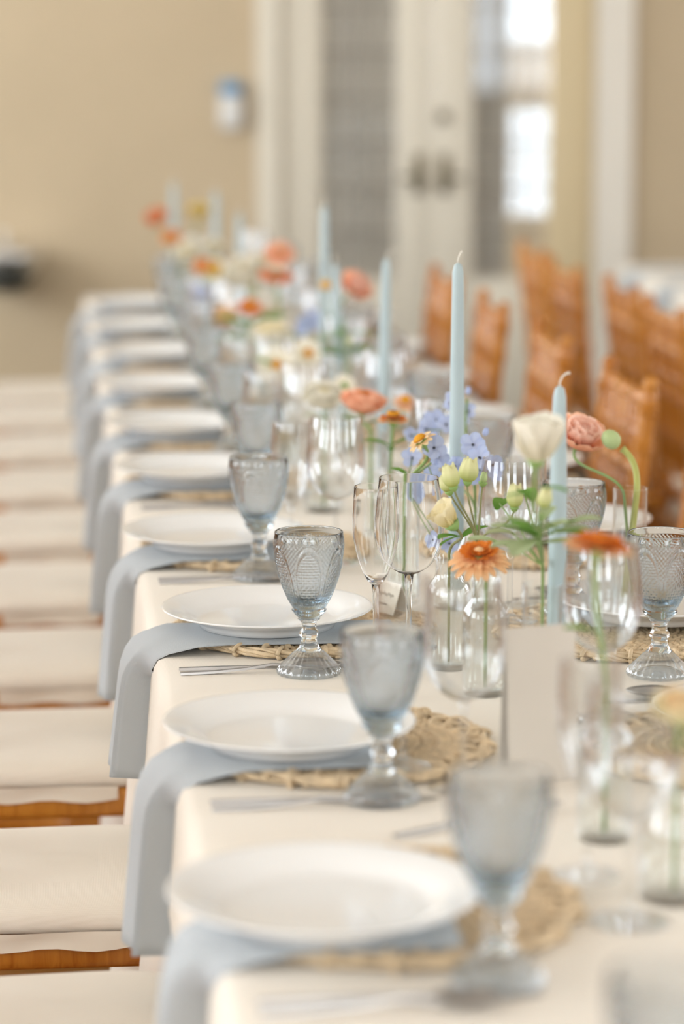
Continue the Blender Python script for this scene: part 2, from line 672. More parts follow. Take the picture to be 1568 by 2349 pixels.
# the passage behind the doors, with its own bright window
PY = 14.0
pm = MB()
px0, px1 = D0 - 0.6, D1 + 0.8
pm.box((px0 - .05, (RY1 + T + PY) / 2, 1.3), (0.1, PY - RY1 - T, 2.8))
pm.box((px1 + .05, (RY1 + T + PY) / 2, 1.3), (0.1, PY - RY1 - T, 2.8))
pm.box(((px0 + px1) / 2, (RY1 + T + PY) / 2, 2.75), (px1 - px0 + .2, PY - RY1 - T, 0.1))
pm.box(((px0 + px1) / 2, (RY1 + PY) / 2 + .05, -0.05), (px1 - px0 + .2, PY - RY1 + .1, 0.1))
pm.box(((px0 + px1) / 2, PY + .05, 1.3), (px1 - px0 + .2, 0.1, 2.8))
passage_paint = plain('passage_paint', lin('#cdc2b2'), 0.8)
struct('wall_passage', pm.mesh('wall_passage', passage_paint, False))
wa, wb = aty(1168, 495, PY - .02), aty(1268, 245, PY - .02)
wroot = struct('window_11', None, None, Matrix.Translation(((wa.x + wb.x) / 2, PY - .03, wa.z)))
wroot['label'] = 'bright daylit window at the end of the passage'
ww, wh = wb.x - wa.x, wb.z - wa.z
for j in range(2):
    mk('pane', MB().box((0, 0, wh * (j + .5) / 2), (ww, 0.01, wh / 2 - .02)).mesh('pane', skyglow, False), wroot)
fm = MB()
for zz in (-.015, wh + .015):
    fm.box((0, 0, zz), (ww + .08, 0.04, 0.03))
for xx in (-ww / 2 - .02, ww / 2 + .02):
    fm.box((xx, 0, wh / 2), (0.04, 0.04, wh))
mk('window_frame', fm.mesh('window_frame', white_trim, False), wroot)
wa2, wb2 = aty(1160, 90, PY - .02), aty(1262, -60, PY - .02)
wroot2 = struct('window_12', None, None, Matrix.Translation(((wa2.x + wb2.x) / 2, PY - .03, wa2.z)))
wroot2['label'] = 'small upper light above the passage window'
mk('pane', MB().box((0, 0, (wb2.z - wa2.z) / 2), (wb2.x - wa2.x, 0.01, wb2.z - wa2.z)).mesh('pane', skyglow, False), wroot2)

window_or_fill_light((DMID - .5, PY - .06, 1.7), (R(-90), 0, 0), .5, 1.2, 190)  # fill lamp added in the passage to brighten the curtained glass, no window here
# small fixture and basin on the far wall
c = aty(530, 238, RY1)
build('wall_dispenser', 'small white wall fixture with a blue cap beside the door casing', 'dispenser', [
    ('body', bevel_box('body', (0, -0.03, -0.03), (0.085, 0.06, 0.125), white_plastic, 0.01), None),
    ('cap', bevel_box('cap', (0, -0.032, 0.06), (0.08, 0.062, 0.05), blue_plastic, 0.012), None)],
    Matrix.Translation((c.x, RY1, c.z)))
c = aty(4, 590, RY1 - 0.18)
bowl = MB().lathe([(0, -.10), (.05, -.10), (.10, -.07), (.145, -.02), (.155, .02), (.15, .03), (.13, .015), (.06, -.02), (0, -.03)], 40)
und = MB().lathe([(0, -.135), (.04, -.133), (.09, -.115), (.125, -.075), (.07, -.088), (0, -.10)], 40)
spout = MB().tube([(0, .1, 0), (0, .1, .06), (0, .08, .085), (0, .04, .08)], 0.014, 10)
build('wall_basin', 'chrome bowl-shaped basin with dark underside fixed to the bare far wall', 'basin', [
    ('bowl', bowl.mesh('bowl', chrome), None),
    ('underside', und.mesh('underside', dark_metal_and_shade), None),  # shade beneath the bowl, put in as a dark-coloured part
    ('spout', spout.mesh('spout', chrome), None),
    ('bracket', MB().box((0, .10, -.08), (.12, .12, .1)).mesh('bracket', dark_metal_and_shade, False), None)],
    Matrix.Translation(c))

# ================================================================== TABLES
U0, U1 = 1.15, 8.32
CHAIR_Y = [2.24, 2.85, 3.44, 4.10, 4.70, 5.32, 5.94, 6.54, 7.14, 7.74, 8.28]
LEFT_U = [vu((E0.x - SL * y, y))[1] for y in CHAIR_Y]


def cloth_mesh(name, u0, u1, width, chair_l, chair_r, hem=0.14, seed=1):
    """one draped sheet: top plus hanging sides, pressed in where the seats meet it."""
    rnd = random.Random(seed)
    ph = [rnd.uniform(0, 6.28) for _ in range(6)]
    nu = int((u1 - u0) / 0.03)
    drop = TZ - hem
    # section parameter: list of (side, distance)
    sec = [('L', d) for d in (drop, drop * .85, .43, .37, .33, .29, .25, .2, .15, .1, .06, .03, .012)]
    top = [0.0, .01, .03, .08, width * .3, width * .5, width * .7, width - .08, width - .03, width - .01, width]
    sec += [('T', v) for v in top]
    sec += [('R', d) for d in (.012, .03, .06, .1, .15, .2, .25, .29, .33, .37, .43, drop * .85, drop)]
    vs, fs, uvs = [], [], []

    def wave(u, side):
        q = 0.0 if side == 'L' else 1.7
        return (0.5 * math.sin(u * 10.4 + ph[0] + q) + 0.3 * math.sin(u * 17.3 + ph[1] + q) + 0.3 * math.sin(u * 5.1 + ph[2]))
    for i in range(nu + 1):
        u = lerp(u0, u1, i / nu)
        for side, d in sec:
            if side == 'T':
                v, z = d, TZ
                e = min(d, width - d)
                z -= 0.004 * (1 - sstep(0, .012, e))
            else:
                z = TZ - d - 0.004
                out = 0.004 + 0.055 * (d / drop) ** 1.0 + 0.020 * (d / drop) * wave(u, side)
                push = 0.0
                for cu in (chair_l if side == 'L' else chair_r):
                    push = max(push, sstep(.29, .23, abs(u - cu)))
                push *= sstep(.17, .26, d) if side == 'L' else sstep(.08, .24, d)
                out = lerp(out, -0.06 if side == 'L' else -0.47, push)
                v = -out if side == 'L' else width + out
            vs.append(Vector((v, u, z)))
            uvs.append((v * 1.0 if side == 'T' else (v - d if side == 'L' else v + d), u))
    ns = len(sec)
    for i in range(nu):
        for k in range(ns - 1):
            a = i * ns + k
            fs.append((a, a + 1, a + ns + 1, a + ns))
    # the hanging ends
    for end, i in ((-1, 0), (1, nu)):
        rows = []
        for r_ in range(5):
            d = drop * r_ / 4
            row = []
            for k, (side, dd) in enumerate(sec):
                if side != 'T':
                    continue
                p = vs[i * ns + k]
                row.append(len(vs))
                vs.append(Vector((p.x, p.y + end * (0.004 * (r_ > 0) + .05 * d), p.z - d)))
                uvs.append((p.x, p.y + d))
            rows.append(row)
        for a, b_ in zip(rows, rows[1:]):
            for k in range(len(a) - 1):
                fs.append((a[k], a[k + 1], b_[k + 1], b_[k]) if end < 0 else (a[k], b_[k], b_[k + 1], a[k + 1]))
    return MB().add(vs, fs, None, uvs).mesh(name, cloth_white)


TM = Matrix.Translation(E0) @ Matrix.Rotation(TA, 4, 'Z')
RIGHT_Y = [2.88 + .605 * k for k in range(9)]
RCH = [3.52, 4.17, 4.84, 5.52, 6.22, 6.92]
RIGHT_U = [y / math.cos(TA) + 0.02 for y in RIGHT_Y]
co = mk('tablecloth', cloth_mesh('tablecloth', U0, U1, TWID, LEFT_U, RCH), None, TM)
tag(co, 'ivory cloth covering the long table laid with flowers and candles', 'tablecloth')
leg_me = bevel_box('leg', (0, 0, .35), (.05, .05, .70), chair_wood, 0.004)
tparts = [('tabletop', bevel_box('tabletop', (0, (U0 + U1) / 2, .722), (TWID - .02, U1 - U0 - .03, .036), chair_wood, .004), Matrix.Translation((TWID / 2, 0, 0)))]
for u in (U0 + .2, (U0 + U1) / 2 - .8, (U0 + U1) / 2 + .8, U1 - .2):
    for v in (.10, .24):
        tparts.append(('leg', leg_me, Matrix.Translation((v, u, 0))))
build('banquet_table', 'long narrow wooden table under the ivory cloth with flowers', 'table', tparts, TM)

# second table beyond the aisle
T2V, T2U0, T2U1 = 1.80, 5.6, 9.25
TM2 = TM @ Matrix.Translation((T2V, 0, 0))
co = mk('tablecloth', cloth_mesh('tablecloth_b', T2U0, T2U1, TWID, [], [], seed=4), None, TM2)
tag(co, 'ivory cloth on the second table across the aisle', 'tablecloth')
tparts = [('tabletop', bevel_box('tabletop', (0, (T2U0 + T2U1) / 2, .722), (TWID - .02, T2U1 - T2U0 - .03, .036), chair_wood, .004), Matrix.Translation((TWID / 2, 0, 0)))]
for u in (T2U0 + .2, T2U1 - .2):
    for v in (.1, TWID - .1):
        tparts.append(('leg', leg_me, Matrix.Translation((v, u, 0))))
build('banquet_table', 'second wooden table across the aisle, under plain ivory cloth', 'table', tparts, TM2)


# ================================================================== CHAIRS (ballroom, bamboo-turned)
def turned(p, q, r, rings, n=10):
    p, q = Vector(p), Vector(q)
    L_ = (q - p).length
    prof = [(0, 0), (r * .9, 0), (r, .006)]
    for t in rings:
        z = t * L_
        prof += [(r, z - .012), (r * 1.35, z - .006), (r * 1.05, z), (r * 1.35, z + .006), (r, z + .012)]
    prof += [(r, L_ - .004), (r * .8, L_), (0, L_)]
    rot = Vector((0, 0, 1)).rotation_difference((q - p).normalized()).to_matrix().to_4x4()
    return MB().lathe(prof, n, Matrix.Translation(p) @ rot)


def chair_parts():
    P = []
    W2, dF, dB, zs, zt = .175, .185, -.185, .43, .915
    for s in (-1, 1):
        P.append(('front_leg', turned((s * W2, dF + .015, 0), (s * (W2 - .01), dF, zs), .0155, (.12, .5, .86)).mesh('front_leg', chair_wood, 'auto'), None))
        post = turned((s * (W2 - .005), dB - .03, 0), (s * (W2 - .02), dB, zs), .0155, (.12, .5, .86))
        post.add(*_vf(turned((s * (W2 - .02), dB, zs - .002), (s * (W2 - .012), dB - .055, zt), .0145, (.12, .42, .62, .80, .93))))
        fin = MB().lathe([(.011, 0), (.016, .006), (.012, .014), (.009, .02), (0, .022)], 10, Matrix.Translation((s * (W2 - .012), dB - .055, zt)))
        P.append(('back_post', post.mesh('back_post', chair_wood, 'auto'), None, [('finial', fin.mesh('finial', chair_wood), None)]))

    def by(z):
        return dB - .055 * (z - zs) / (zt - zs)
    for z, r in ((.895, .0115), (.835, .0105), (.775, .0115), (.56, .0105), (.50, .0105)):
        P.append(('back_rail', turned((-W2 + .018, by(z), z), (W2 - .018, by(z), z), r, (.2, .5, .8), 8).mesh('back_rail', chair_wood, 'auto'), None))
    for k in range(7):
        x = lerp(-W2 + .055, W2 - .055, k / 6)
        P.append(('spindle', turned((x, by(.56), .56), (x, by(.895), .895), .0085, (.22, .5, .78), 8).mesh('spindle', chair_wood, 'auto'), None))
    P.append(('seat_frame', bevel_box('seat_frame', (0, 0, zs - .005), (2 * W2 + .03, .415, .044), chair_wood, .012, 3), None))
    for s in (-1, 1):
        for z in (.13, .22):
            P.append(('stretcher', turned((s * (W2 - .002), dB - .015, z), (s * (W2 - .002), dF + .006, z), .009, (.3, .7), 8).mesh('stretcher', chair_wood, 'auto'), None))
    for z, y in ((.19, dF + .006), (.30, dF + .004), (.19, dB - .018)):
        P.append(('stretcher', turned((-W2, y, z), (W2, y, z), .009, (.3, .7), 8).mesh('stretcher', chair_wood, 'auto'), None))
    # cushion: soft rounded pad
    n, mm, vs, fs, uvs = 20, 20, [], [], []

    def se(a, e=.32):
        c_, s_ = math.cos(a), math.sin(a)
        return (math.copysign(abs(c_) ** e, c_), math.copysign(abs(s_) ** e, s_))
    cm = MB()
    rows, na = [], 56
    prof = [(0, .485), (.5, .4845), (.8, .483), (.93, .479), (.985, .470), (1.0, .458), (.99, .449), (.95, .447), (0, .447)]
    for k, (q, z) in enumerate(prof):
        if q == 0:
            rows.append([len(vs)])
            vs.append(Vector((0, 0, z)))
            uvs.append((0, k * .5))
            continue
        row = []
        for i in range(na):
            x, y = se(2 * math.pi * i / na)
            taper = 1 + .05 * y
            row.append(len(vs))
            vs.append(Vector((x * .184 * q * taper, y * .205 * q + .005, z)))
            uvs.append((vs[-1].x, vs[-1].y + (z * .5)))
        rows.append(row)
    for a, b_ in zip(rows, rows[1:]):
        for i in range(na):
            j = (i + 1) % na
            if len(a) == 1:
                fs.append((a[0], b_[i], b_[j]))
            elif len(b_) == 1:
                fs.append((a[j], a[i], b_[0]))
            else:
                fs.append((a[i], b_[i], b_[j], a[j]))
    cm.add(vs, fs, None, uvs)
    flap = MB()
    fvs, ffs = [], []
    for i in range(9):
        x = lerp(-.13, .16, i / 8)
        for k, d in enumerate((0, .007, .014, .021)):
            fvs.append(Vector((0.1925 + .002 * math.sin(i * .9 + k) + (.003 if k == 3 else 0), x * .62 + .05, .452 - d * (1 + .12 * math.sin(i * 1.3)))))
    for i in range(8):
        for k in range(3):
            a = i * 4 + k
            ffs.append((a, a + 1, a + 5, a + 4))
    flap.add(fvs, ffs)
    P.append(('seat_cushion', cm.mesh('seat_cushion', cushion_fab), None, [('tie_flap', flap.mesh('tie_flap', cushion_fab), None)]))
    return P


def _vf(mb):
    return mb.v, mb.f


CH = chair_parts()
CH_FAR = [p for p in CH]
rot_l = TA - math.pi / 2
rot_r = TA + math.pi / 2
ORDC = ['first', 'second', 'third', 'fourth', 'fifth', 'sixth', 'seventh', 'eighth', 'ninth', 'tenth', 'eleventh']
for k, u in enumerate(LEFT_U[1:]):
    build('ballroom_chair', 'drawn-back ballroom chair with ivory cushion, %s from the far end of the flower table' % ORDC[9 - k], 'chair', CH,
          TRZ(tb(-.182 + random.uniform(-.008, .008), u, 0), rot_l + random.uniform(-.02, .02)), 'chairs along the napkin side of the flower table')
for k, u in enumerate(RCH):
    build('ballroom_chair', 'honey wood ballroom chair tucked under the flower table, %s from its far end' % ORDC[5 - k], 'chair', CH,
          TRZ(tb(TWID - .130 - .012 * (u - 5.2) + random.uniform(-.008, .008), u, 0), rot_r + random.uniform(-.03, .03)), 'chairs tucked in along the aisle')
for k, u in enumerate((6.04, 6.58, 7.14, 7.70)):
    build('ballroom_chair', 'honey wood ballroom chair across the aisle, %s from the far end of the second table' % ORDC[3 - k], 'chair', CH,
          TRZ(tb(1.46 + .02 * math.sin(k * 2.1), u, 0), rot_l + random.uniform(-.05, .05)), 'chairs at the second table')
for k, u in enumerate((6.6, 7.2, 7.8, 8.4, 9.0)):
    build('ballroom_chair', 'ballroom chair behind the second table, %s from its far end' % ORDC[4 - k], 'chair', CH,
          TRZ(tb(2.98, u, 0), rot_r), 'chairs behind the second table')

# ================================================================== TABLEWARE
PL = []
for l, r_, y in ((385, 1095, 2040), (375, 930, 1655), (372, 848, 1393), (280, 680, 1215), (265, 610, 1068), (240, 545, 965), (215, 490, 875)):
    a = atz(l, y, .792)
    PL.append(vu((a.x + .133, a.y)))
while len(PL) < 10:
    PL.append((.115 + .01 * math.sin(len(PL) * 3), PL[-1][1] + .612))
PR = [(TWID - .126 + .008 * math.sin(k * 2.7), u) for k, u in enumerate(RIGHT_U)]

# --- plate
plate_prof = [(0, .004), (.075, .004), (.080, .0), (.086, .0), (.0875, .004), (.096, .010), (.112, .017), (.1325, .0225), (.1342, .0238), (.1335, .025), (.131, .0248), (.112, .0195), (.0985, .0135), (.091, .0085), (.083, .0072), (0, .0075)]
well = MB().lathe(plate_prof, 72).mesh('dinner_plate', china)

# --- placemat: plaited rings and a looped border
def plait(r, n, amp, rad, z, strands=3, seg=9):
    m = MB()
    N_ = n * seg
    for s in range(strands):
        pts = []
        for i in range(N_):
            th = 2 * math.pi * i / N_
            q = n * th + 2 * math.pi * s / strands
            rr = r + amp * math.sin(q)
            pts.append((rr * math.cos(th), rr * math.sin(th), z + rad * .75 * math.sin(2 * q)))
        m.tube(pts, rad, 5, closed=True)
    return m


mat_parts = []
core = MB()
for r_ in (.018, .036, .054, .072, .090, .108):
    core.add(*_vf(plait(r_, max(3, int(r_ * 170)), .007, .0042, .0062, 3, 7)))
mat_parts.append(('woven_core', core.mesh('woven_core', rush), None))
mat_parts.append(('inner_braid', plait(.128, 26, .009, .0046, .0068).mesh('inner_braid', rush), None))
mat_parts.append(('inner_braid', plait(.147, 30, .008, .0046, .0068).mesh('inner_braid', rush), None))
rim = MB()
rnd = random.Random(3)
NS = 18
for k in range(NS):
    a0 = 2 * math.pi * k / NS
    for s in range(4):
        pts, rr = [], []
        ph = rnd.uniform(0, 6.28)
        for i in range(15):
            t = i / 14
            a = a0 + 2 * math.pi / NS * (t * 1.75 - .35)
            q = 5.2 * t + math.pi / 2 * s + ph * .3
            off = .0052 * math.sin(q) + .010 * (t - .5) * (1 if k % 2 else -1)
            rad = .176 + off
            zz = .0075 + .0042 * math.cos(q) + .002 * math.sin(math.pi * t)
            pts.append((rad * math.cos(a), rad * math.sin(a), zz))
            rr.append(.0034 * (.55 + .45 * math.sin(math.pi * min(1, max(0, t * 1.0)))))
        rim.tube(pts, rr, 5)
mat_parts.append(('twisted_border', rim.mesh('twisted_border', rush), None))
knots = MB()
for k in range(NS):
    a = 2 * math.pi * (k + .45) / NS
    pts = []
    for i in range(13):
        q = 2 * math.pi * i / 12 * .95
        rr = .174 + .0145 * math.cos(q)
        zz = .0085 + .0075 * math.sin(q)
        aa = a + .022 * math.sin(q * .5) - .01
        pts.append((rr * math.cos(aa), rr * math.sin(aa), max(.003, zz)))
    knots.tube(pts, .0032, 5)
for k in range(34):
    a = 2 * math.pi * k / 34
    pts = []
    for i in range(9):
        t = i / 8
        rr = lerp(.140, .176, t)
        aa = a + .10 * t + .03 * math.sin(t * 6)
        pts.append((rr * math.cos(aa), rr * math.sin(aa), .008 + .006 * math.sin(math.pi * t)))
    knots.tube(pts, .0042, 5)
mat_parts.append(('loop_knots', knots.mesh('loop_knots', rush), None))

# --- napkin
def napkin_mesh(seed, end=.2, drop=.150):
    rnd = random.Random(seed)
    k1, k2, k3 = rnd.uniform(.8, 1.2), rnd.uniform(0, 6.28), rnd.uniform(-.008, .008)
    path = []                       # (v, z, hang 0..1)
    for i in range(9):
        path.append((lerp(end, .015, i / 8), .0, 0.0))
    path += [(.0, -.004, .08), (-.014, -.009, .2), (-.026, -.018, .35), (-.035, -.032, .5), (-.041, -.049, .65), (-.044, -.067, .78)]
    for i in range(1, 10):
        t = i / 9
        path.append((-.044 - .014 * t, -.066 - (drop + .8 * k3) * t, lerp(.8, 1.0, t)))
    NW = 25
    lay = []
    for sgn in (0, 1):
        rows = []
        for i, (v, z, h) in enumerate(path):
            j0, j1 = path[max(0, i - 1)], path[min(len(path) - 1, i + 1)]
            tv, tz = j1[0] - j0[0], j1[1] - j0[1]
            ln = math.hypot(tv, tz)
            nv, nz = -(-tz) / ln, -tv / ln          # outward / up normal
            nv, nz = (tz / ln, -tv / ln)
            row = []
            for k in range(NW):
                q = lerp(-1, 1, k / (NW - 1))
                wu = lerp(.066, .056, h) * k1 ** .3
                uu = q * wu
                off = .0
                hs = sstep(.02, .5, h)
                # near (-) lip curls back towards the table, with soft corrugations
                tl = max(0.0, (-.38 - q) / .62)
                off -= hs * (.046 * tl + .016 * sstep(.5, 1, q))
                uu = lerp(uu, (max(q, -.38) + .26) * wu * 1.45 + .010 * tl, hs)
                off += hs * .006 * math.sin(q * 6.5 + k2) * (1 - .5 * abs(q))
                # flat part: rounded fold edges
                off += (1 - hs) * (.0055 * (1 - abs(q) ** 6) * (1 - sgn))
                if sgn:
                    off -= .0035 * hs
                zd = .0115 * sstep(.07, .0, v) * sstep(.3, -.8, q) * (1 - sstep(.3, .8, h))
                row.append(Vector((v + nv * off, uu + k3 * h, z + nz * off - zd)))
            rows.append(row)
        lay.append(rows)
    vs, fs, uvs = [], [], []
    nr = len(path)
    ln = 0.0
    for sgn in (0, 1):
        ln = 0
        for i, row in enumerate(lay[sgn]):
            if i:
                ln += (lay[0][i][NW // 2] - lay[0][i - 1][NW // 2]).length
            for k, p in enumerate(row):
                vs.append(p)
                uvs.append((k * .006 + sgn * .3, ln))
    o = nr * NW
    for i in range(nr - 1):
        for k in range(NW - 1):
            a = i * NW + k
            fs.append((a, a + NW, a + NW + 1, a + 1))
            fs.append((o + a, o + a + 1, o + a + NW + 1, o + a + NW))
        for k in (0, NW - 1):
            a = i * NW + k
            f = (a, o + a, o + a + NW, a + NW)
            fs.append(f if k == 0 else f[::-1])
    for i in (0, nr - 1):
        for k in range(NW - 1):
            a = i * NW + k
            f = (a, a + 1, o + a + 1, o + a)
            fs.append(f if i == 0 else f[::-1])
    return MB().add(vs, fs, None, uvs).mesh('napkin', napkin_fab)


NAPS = [napkin_mesh(s) for s in (1, 2, 3, 4)]
NAP_LONG = napkin_mesh(5, .30, .112)

# --- goblet
def bowl_relief(a, z, k):
    if not (0.078 < z < .155):
        return 0
    t = (z - .078) / .077
    p = (a * 6 / (2 * math.pi)) % 1 * 2 - 1
    w_ = .0135 + .014 * t
    x = p * w_ * 1.4 / .027
    e = (p / .80) ** 2 + ((t - .36) / .52) ** 2
    env = min(1, t * 8) * min(1, (1 - t) * 9)
    if e < .80:
        h = .8 * math.sin(62 * (t * 1.15 + x * .3)) * math.sin(62 * (t * 1.15 - x * .3)) + .3 * math.sin(62 * (t * 1.15 + x * .3))
    elif e < 1.35:
        h = 1.0 * math.cos((e - 1.07) * 11.4)
    else:
        h = .6 * math.sin(a * 54) * math.sin(t * 85)
    return .00072 * h * env


def goblet_parts():
    outer = [(0, .0635), (.010, .0635), (.014, .066), (.0185, .0705), (.0205, .074), (.0190, .0765)]
    nz = 116
    def rad(t):     # bowl outline 0..1
        pts = [(0, .0195), (.12, .0245), (.28, .0302), (.45, .0348), (.62, .0382), (.8, .0405), (.9, .0412), (1, .0408)]
        for (t0, r0), (t1, r1) in zip(pts, pts[1:]):
            if t <= t1:
                s = (t - t0) / (t1 - t0)
                return r0 + (r1 - r0) * s
        return pts[-1][1]
    for i in range(1, nz + 1):
        t = i / nz
        outer.append((rad(t), .0765 + .0795 * t))
    outer += [(.0400, .1590), (.0398, .1622)] + [(.0387 + .0011 * math.cos(math.pi * q / 6), .1625 + .0011 * math.sin(math.pi * q / 6)) for q in range(7)]
    NO = len(outer) - 9
    inner = [(.0376, .158), (.0374, .150), (.0362, .14), (.0338, .125), (.0300, .11), (.0240, .096), (.0165, .0865), (.008, .0825), (0, .082)]
    b = MB().lathe(outer + inner, 300, None, lambda a, z, k: bowl_relief(a, z, k) if 5 < k < NO else 0)
    stem = MB().lathe([(0, .0275), (.0155, .0275), (.0125, .031), (.0098, .036), (.0092, .041), (.0108, .0435), (.0118, .0465), (.0108, .0495), (.0090, .052), (.0088, .057), (.0095, .060), (.0125, .0628), (.0140, .0634), (0, .0634)], 8)
    foot = MB().lathe([(0, .010), (.018, .0075), (.030, .001), (.0340, 0), (.0362, .0006), (.0368, .0022), (.0368, .0050), (.0345, .0085), (.0295, .0130), (.0235, .0185), (.0185, .0235), (.0150, .0272), (0, .0272)], 144, None,
                      lambda a, z, k: .0017 * abs(math.cos(a * 12)) * (1 if 4 <= k <= 10 else 0))
    return [('bowl', b.mesh('bowl', gob_glass), None), ('stem', stem.mesh('stem', stem_glass, 'auto'), None), ('foot', foot.mesh('foot', foot_glass), None)]


GOB = goblet_parts()
GOB_SCALE = Matrix.Diagonal((1.03, 1.03, 1.065, 1))
GOB_H = .1635 * 1.065
for _p in GOB:
    _p[1].transform(GOB_SCALE)
GOB_LABEL = 'grey-blue pressed glass goblet'


def stemware(bowl_out, wall, z_b, foot_r, stem_r, n=56, fine=False):
    """bowl_out: outline (r,z) from bottom to rim; wall thickness; returns bowl, stem, foot parts."""
    rim_r, rim_z = bowl_out[-1]
    prof = [(0, bowl_out[0][1])] + bowl_out
    for q in range(1, 8):
        a = math.pi * q / 8
        prof.append((rim_r - wall / 2 + wall / 2 * math.cos(a), rim_z + wall / 2 * math.sin(a)))
    inn = []
    for (r_, z) in reversed(bowl_out):
        if r_ - wall > .002 and z > bowl_out[0][1] + wall * 2.5:
            inn.append((r_ - wall, z))
    prof += inn + [(0, inn[-1][1] - .002)]
    b = MB().lathe(prof, n).mesh('bowl', clear_glass if fine else sheet_glass)
    st = MB().lathe([(0, .0085), (stem_r * 2.0, .0085), (stem_r * 1.2, .013), (stem_r, .022), (stem_r * .95, z_b * .55), (stem_r * 1.05, z_b * .85), (bowl_out[0][0] * .98, z_b - .0002), (0, z_b - .0002)], 24).mesh('stem', clear_glass if fine else sheet_glass)
    ft = MB().lathe([(0, .0012), (foot_r * .97, 0), (foot_r * .995, .0003), (foot_r, .0010), (foot_r * .99, .0017), (foot_r * .8, .0028), (foot_r * .4, .0058), (stem_r * 2.0, .0083), (0, .0083)], n).mesh('foot', clear_glass if fine else sheet_glass)
    return [('bowl', b, None), ('stem', st, None), ('foot', ft, None)]


FLUTE = stemware([(.0055, .078), (.0105, .083), (.0165, .094), (.0215, .107), (.0255, .122), (.0280, .137), (.0290, .150), (.0288, .165), (.0278, .182), (.0268, .200)], .0011, .078, .031, .0038)
WINE = stemware([(.0060, .092), (.0140, .095), (.0245, .102), (.0335, .112), (.0395, .125), (.0425, .140), (.0425, .155), (.0408, .175), (.0385, .195), (.0368, .212)], .0011, .092, .036, .0040)
FLUTE_FINE = stemware([(.0055, .078), (.0105, .083), (.0165, .094), (.0215, .107), (.0255, .122), (.0280, .137), (.0290, .150), (.0288, .165), (.0278, .182), (.0268, .200)], .0011, .078, .031, .0038, fine=True)
WINE_FINE = stemware([(.0060, .092), (.0140, .095), (.0245, .102), (.0335, .112), (.0395, .125), (.0425, .140), (.0425, .155), (.0408, .175), (.0385, .195), (.0368, .212)], .0011, .092, .036, .0040, fine=True)

# --- flatware
def knife_parts():
    h = MB()
    sec = [(0, .0085, .0032), (.03, .0085, .0034), (.08, .0070, .0036), (.105, .0055, .0036)]
    vs, fs = [], []
    for x, wy, hz in sec:
        vs += [(x, -wy / 2, 0), (x, wy / 2, 0), (x, wy / 2 - .001, hz), (x, -wy / 2 + .001, hz)]
    for i in range(len(sec) - 1):
        for k in range(4):
            a, b_ = i * 4, i * 4 + 4
            fs.append((a + k, a + (k + 1) % 4, b_ + (k + 1) % 4, b_ + k))
    fs += [(3, 2, 1, 0), tuple(len(vs) - 4 + k for k in range(4))]
    h.add(vs, fs)
    bl, vs, fs = MB(), [], []
    sec = [(.1045, .006, .0030), (.125, .0145, .0024), (.17, .0165, .0022), (.205, .0150, .002), (.222, .009, .0016), (.23, .002, .001)]
    for x, wy, hz in sec:
        vs += [(x, -wy * .7, 0), (x, wy * .3, 0), (x, wy * .3, hz), (x, -wy * .7, hz * .4)]
    for i in range(len(sec) - 1):
        for k in range(4):
            a, b_ = i * 4, i * 4 + 4
            fs.append((a + k, a + (k + 1) % 4, b_ + (k + 1) % 4, b_ + k))
    fs += [(3, 2, 1, 0), tuple(len(vs) - 4 + k for k in range(4))]
    bl.add(vs, fs)
    return [('handle', h.mesh('handle', steel, 'auto'), None), ('blade', bl.mesh('blade', steel, 'auto'), None)]


def handle_strip(zs, name):
    vs, fs = [], []
    for x, wy, z in zs:
        vs += [(x, -wy / 2, z), (x, wy / 2, z), (x, wy / 2 - .0006, z + .0026), (x, -wy / 2 + .0006, z + .0026)]
    for i in range(len(zs) - 1):
        for k in range(4):
            a, b_ = i * 4, i * 4 + 4
            fs.append((a + k, a + (k + 1) % 4, b_ + (k + 1) % 4, b_ + k))
    fs += [(3, 2, 1, 0), tuple(len(vs) - 4 + k for k in range(4))]
    return MB().add(vs, fs).mesh(name, steel, 'auto')


def spoon_parts():
    h = handle_strip([(0, .0085, .0002), (.04, .0078, .0012), (.08, .006, .004), (.11, .0048, .0085), (.13, .005, .0075), (.142, .008, .0045)], 'handle')
    vs, fs, nr, na = [], [], 6, 28
    for lay in (0, 1):
        for i in range(nr + 1):
            q = i / nr
            for k in range(na):
                a = 2 * math.pi * k / na
                x = .166 + .029 * q * math.cos(a)
                y = .0195 * q * math.sin(a) * (1 - .12 * math.cos(a))
                z = .0012 + .0068 * q ** 2.2 + .0016 * lay
                vs.append((x, y, z))
    o = (nr + 1) * na
    for i in range(nr):
        for k in range(na):
            a, b_ = i * na + k, i * na + (k + 1) % na
            fs.append((a, b_, b_ + na, a + na)[::-1])
            fs.append((o + a, o + b_, o + b_ + na, o + a + na))
    for k in range(na):
        a, b_ = nr * na + k, nr * na + (k + 1) % na
        fs.append((a, b_, o + b_, o + a)[::-1])
    return [('handle', h, None), ('spoon_bowl', MB().add(vs, fs).mesh('spoon_bowl', steel), None)]


def fork_parts():
    h = handle_strip([(0, .0085, .0002), (.04, .0078, .0012), (.09, .006, .004), (.125, .005, .0085), (.14, .012, .007), (.152, .020, .004)], 'handle')
    t = MB()
    for k in range(4):
        y = -.0085 + .0057 * k
        t.tube([(.150, y, .0055), (.165, y, .0042), (.18, y, .005), (.194, y, .0085)], [.0014, .0014, .0012, .0007], 6)
    return [('handle', h, None), ('tines', t.mesh('tines', steel), None)]


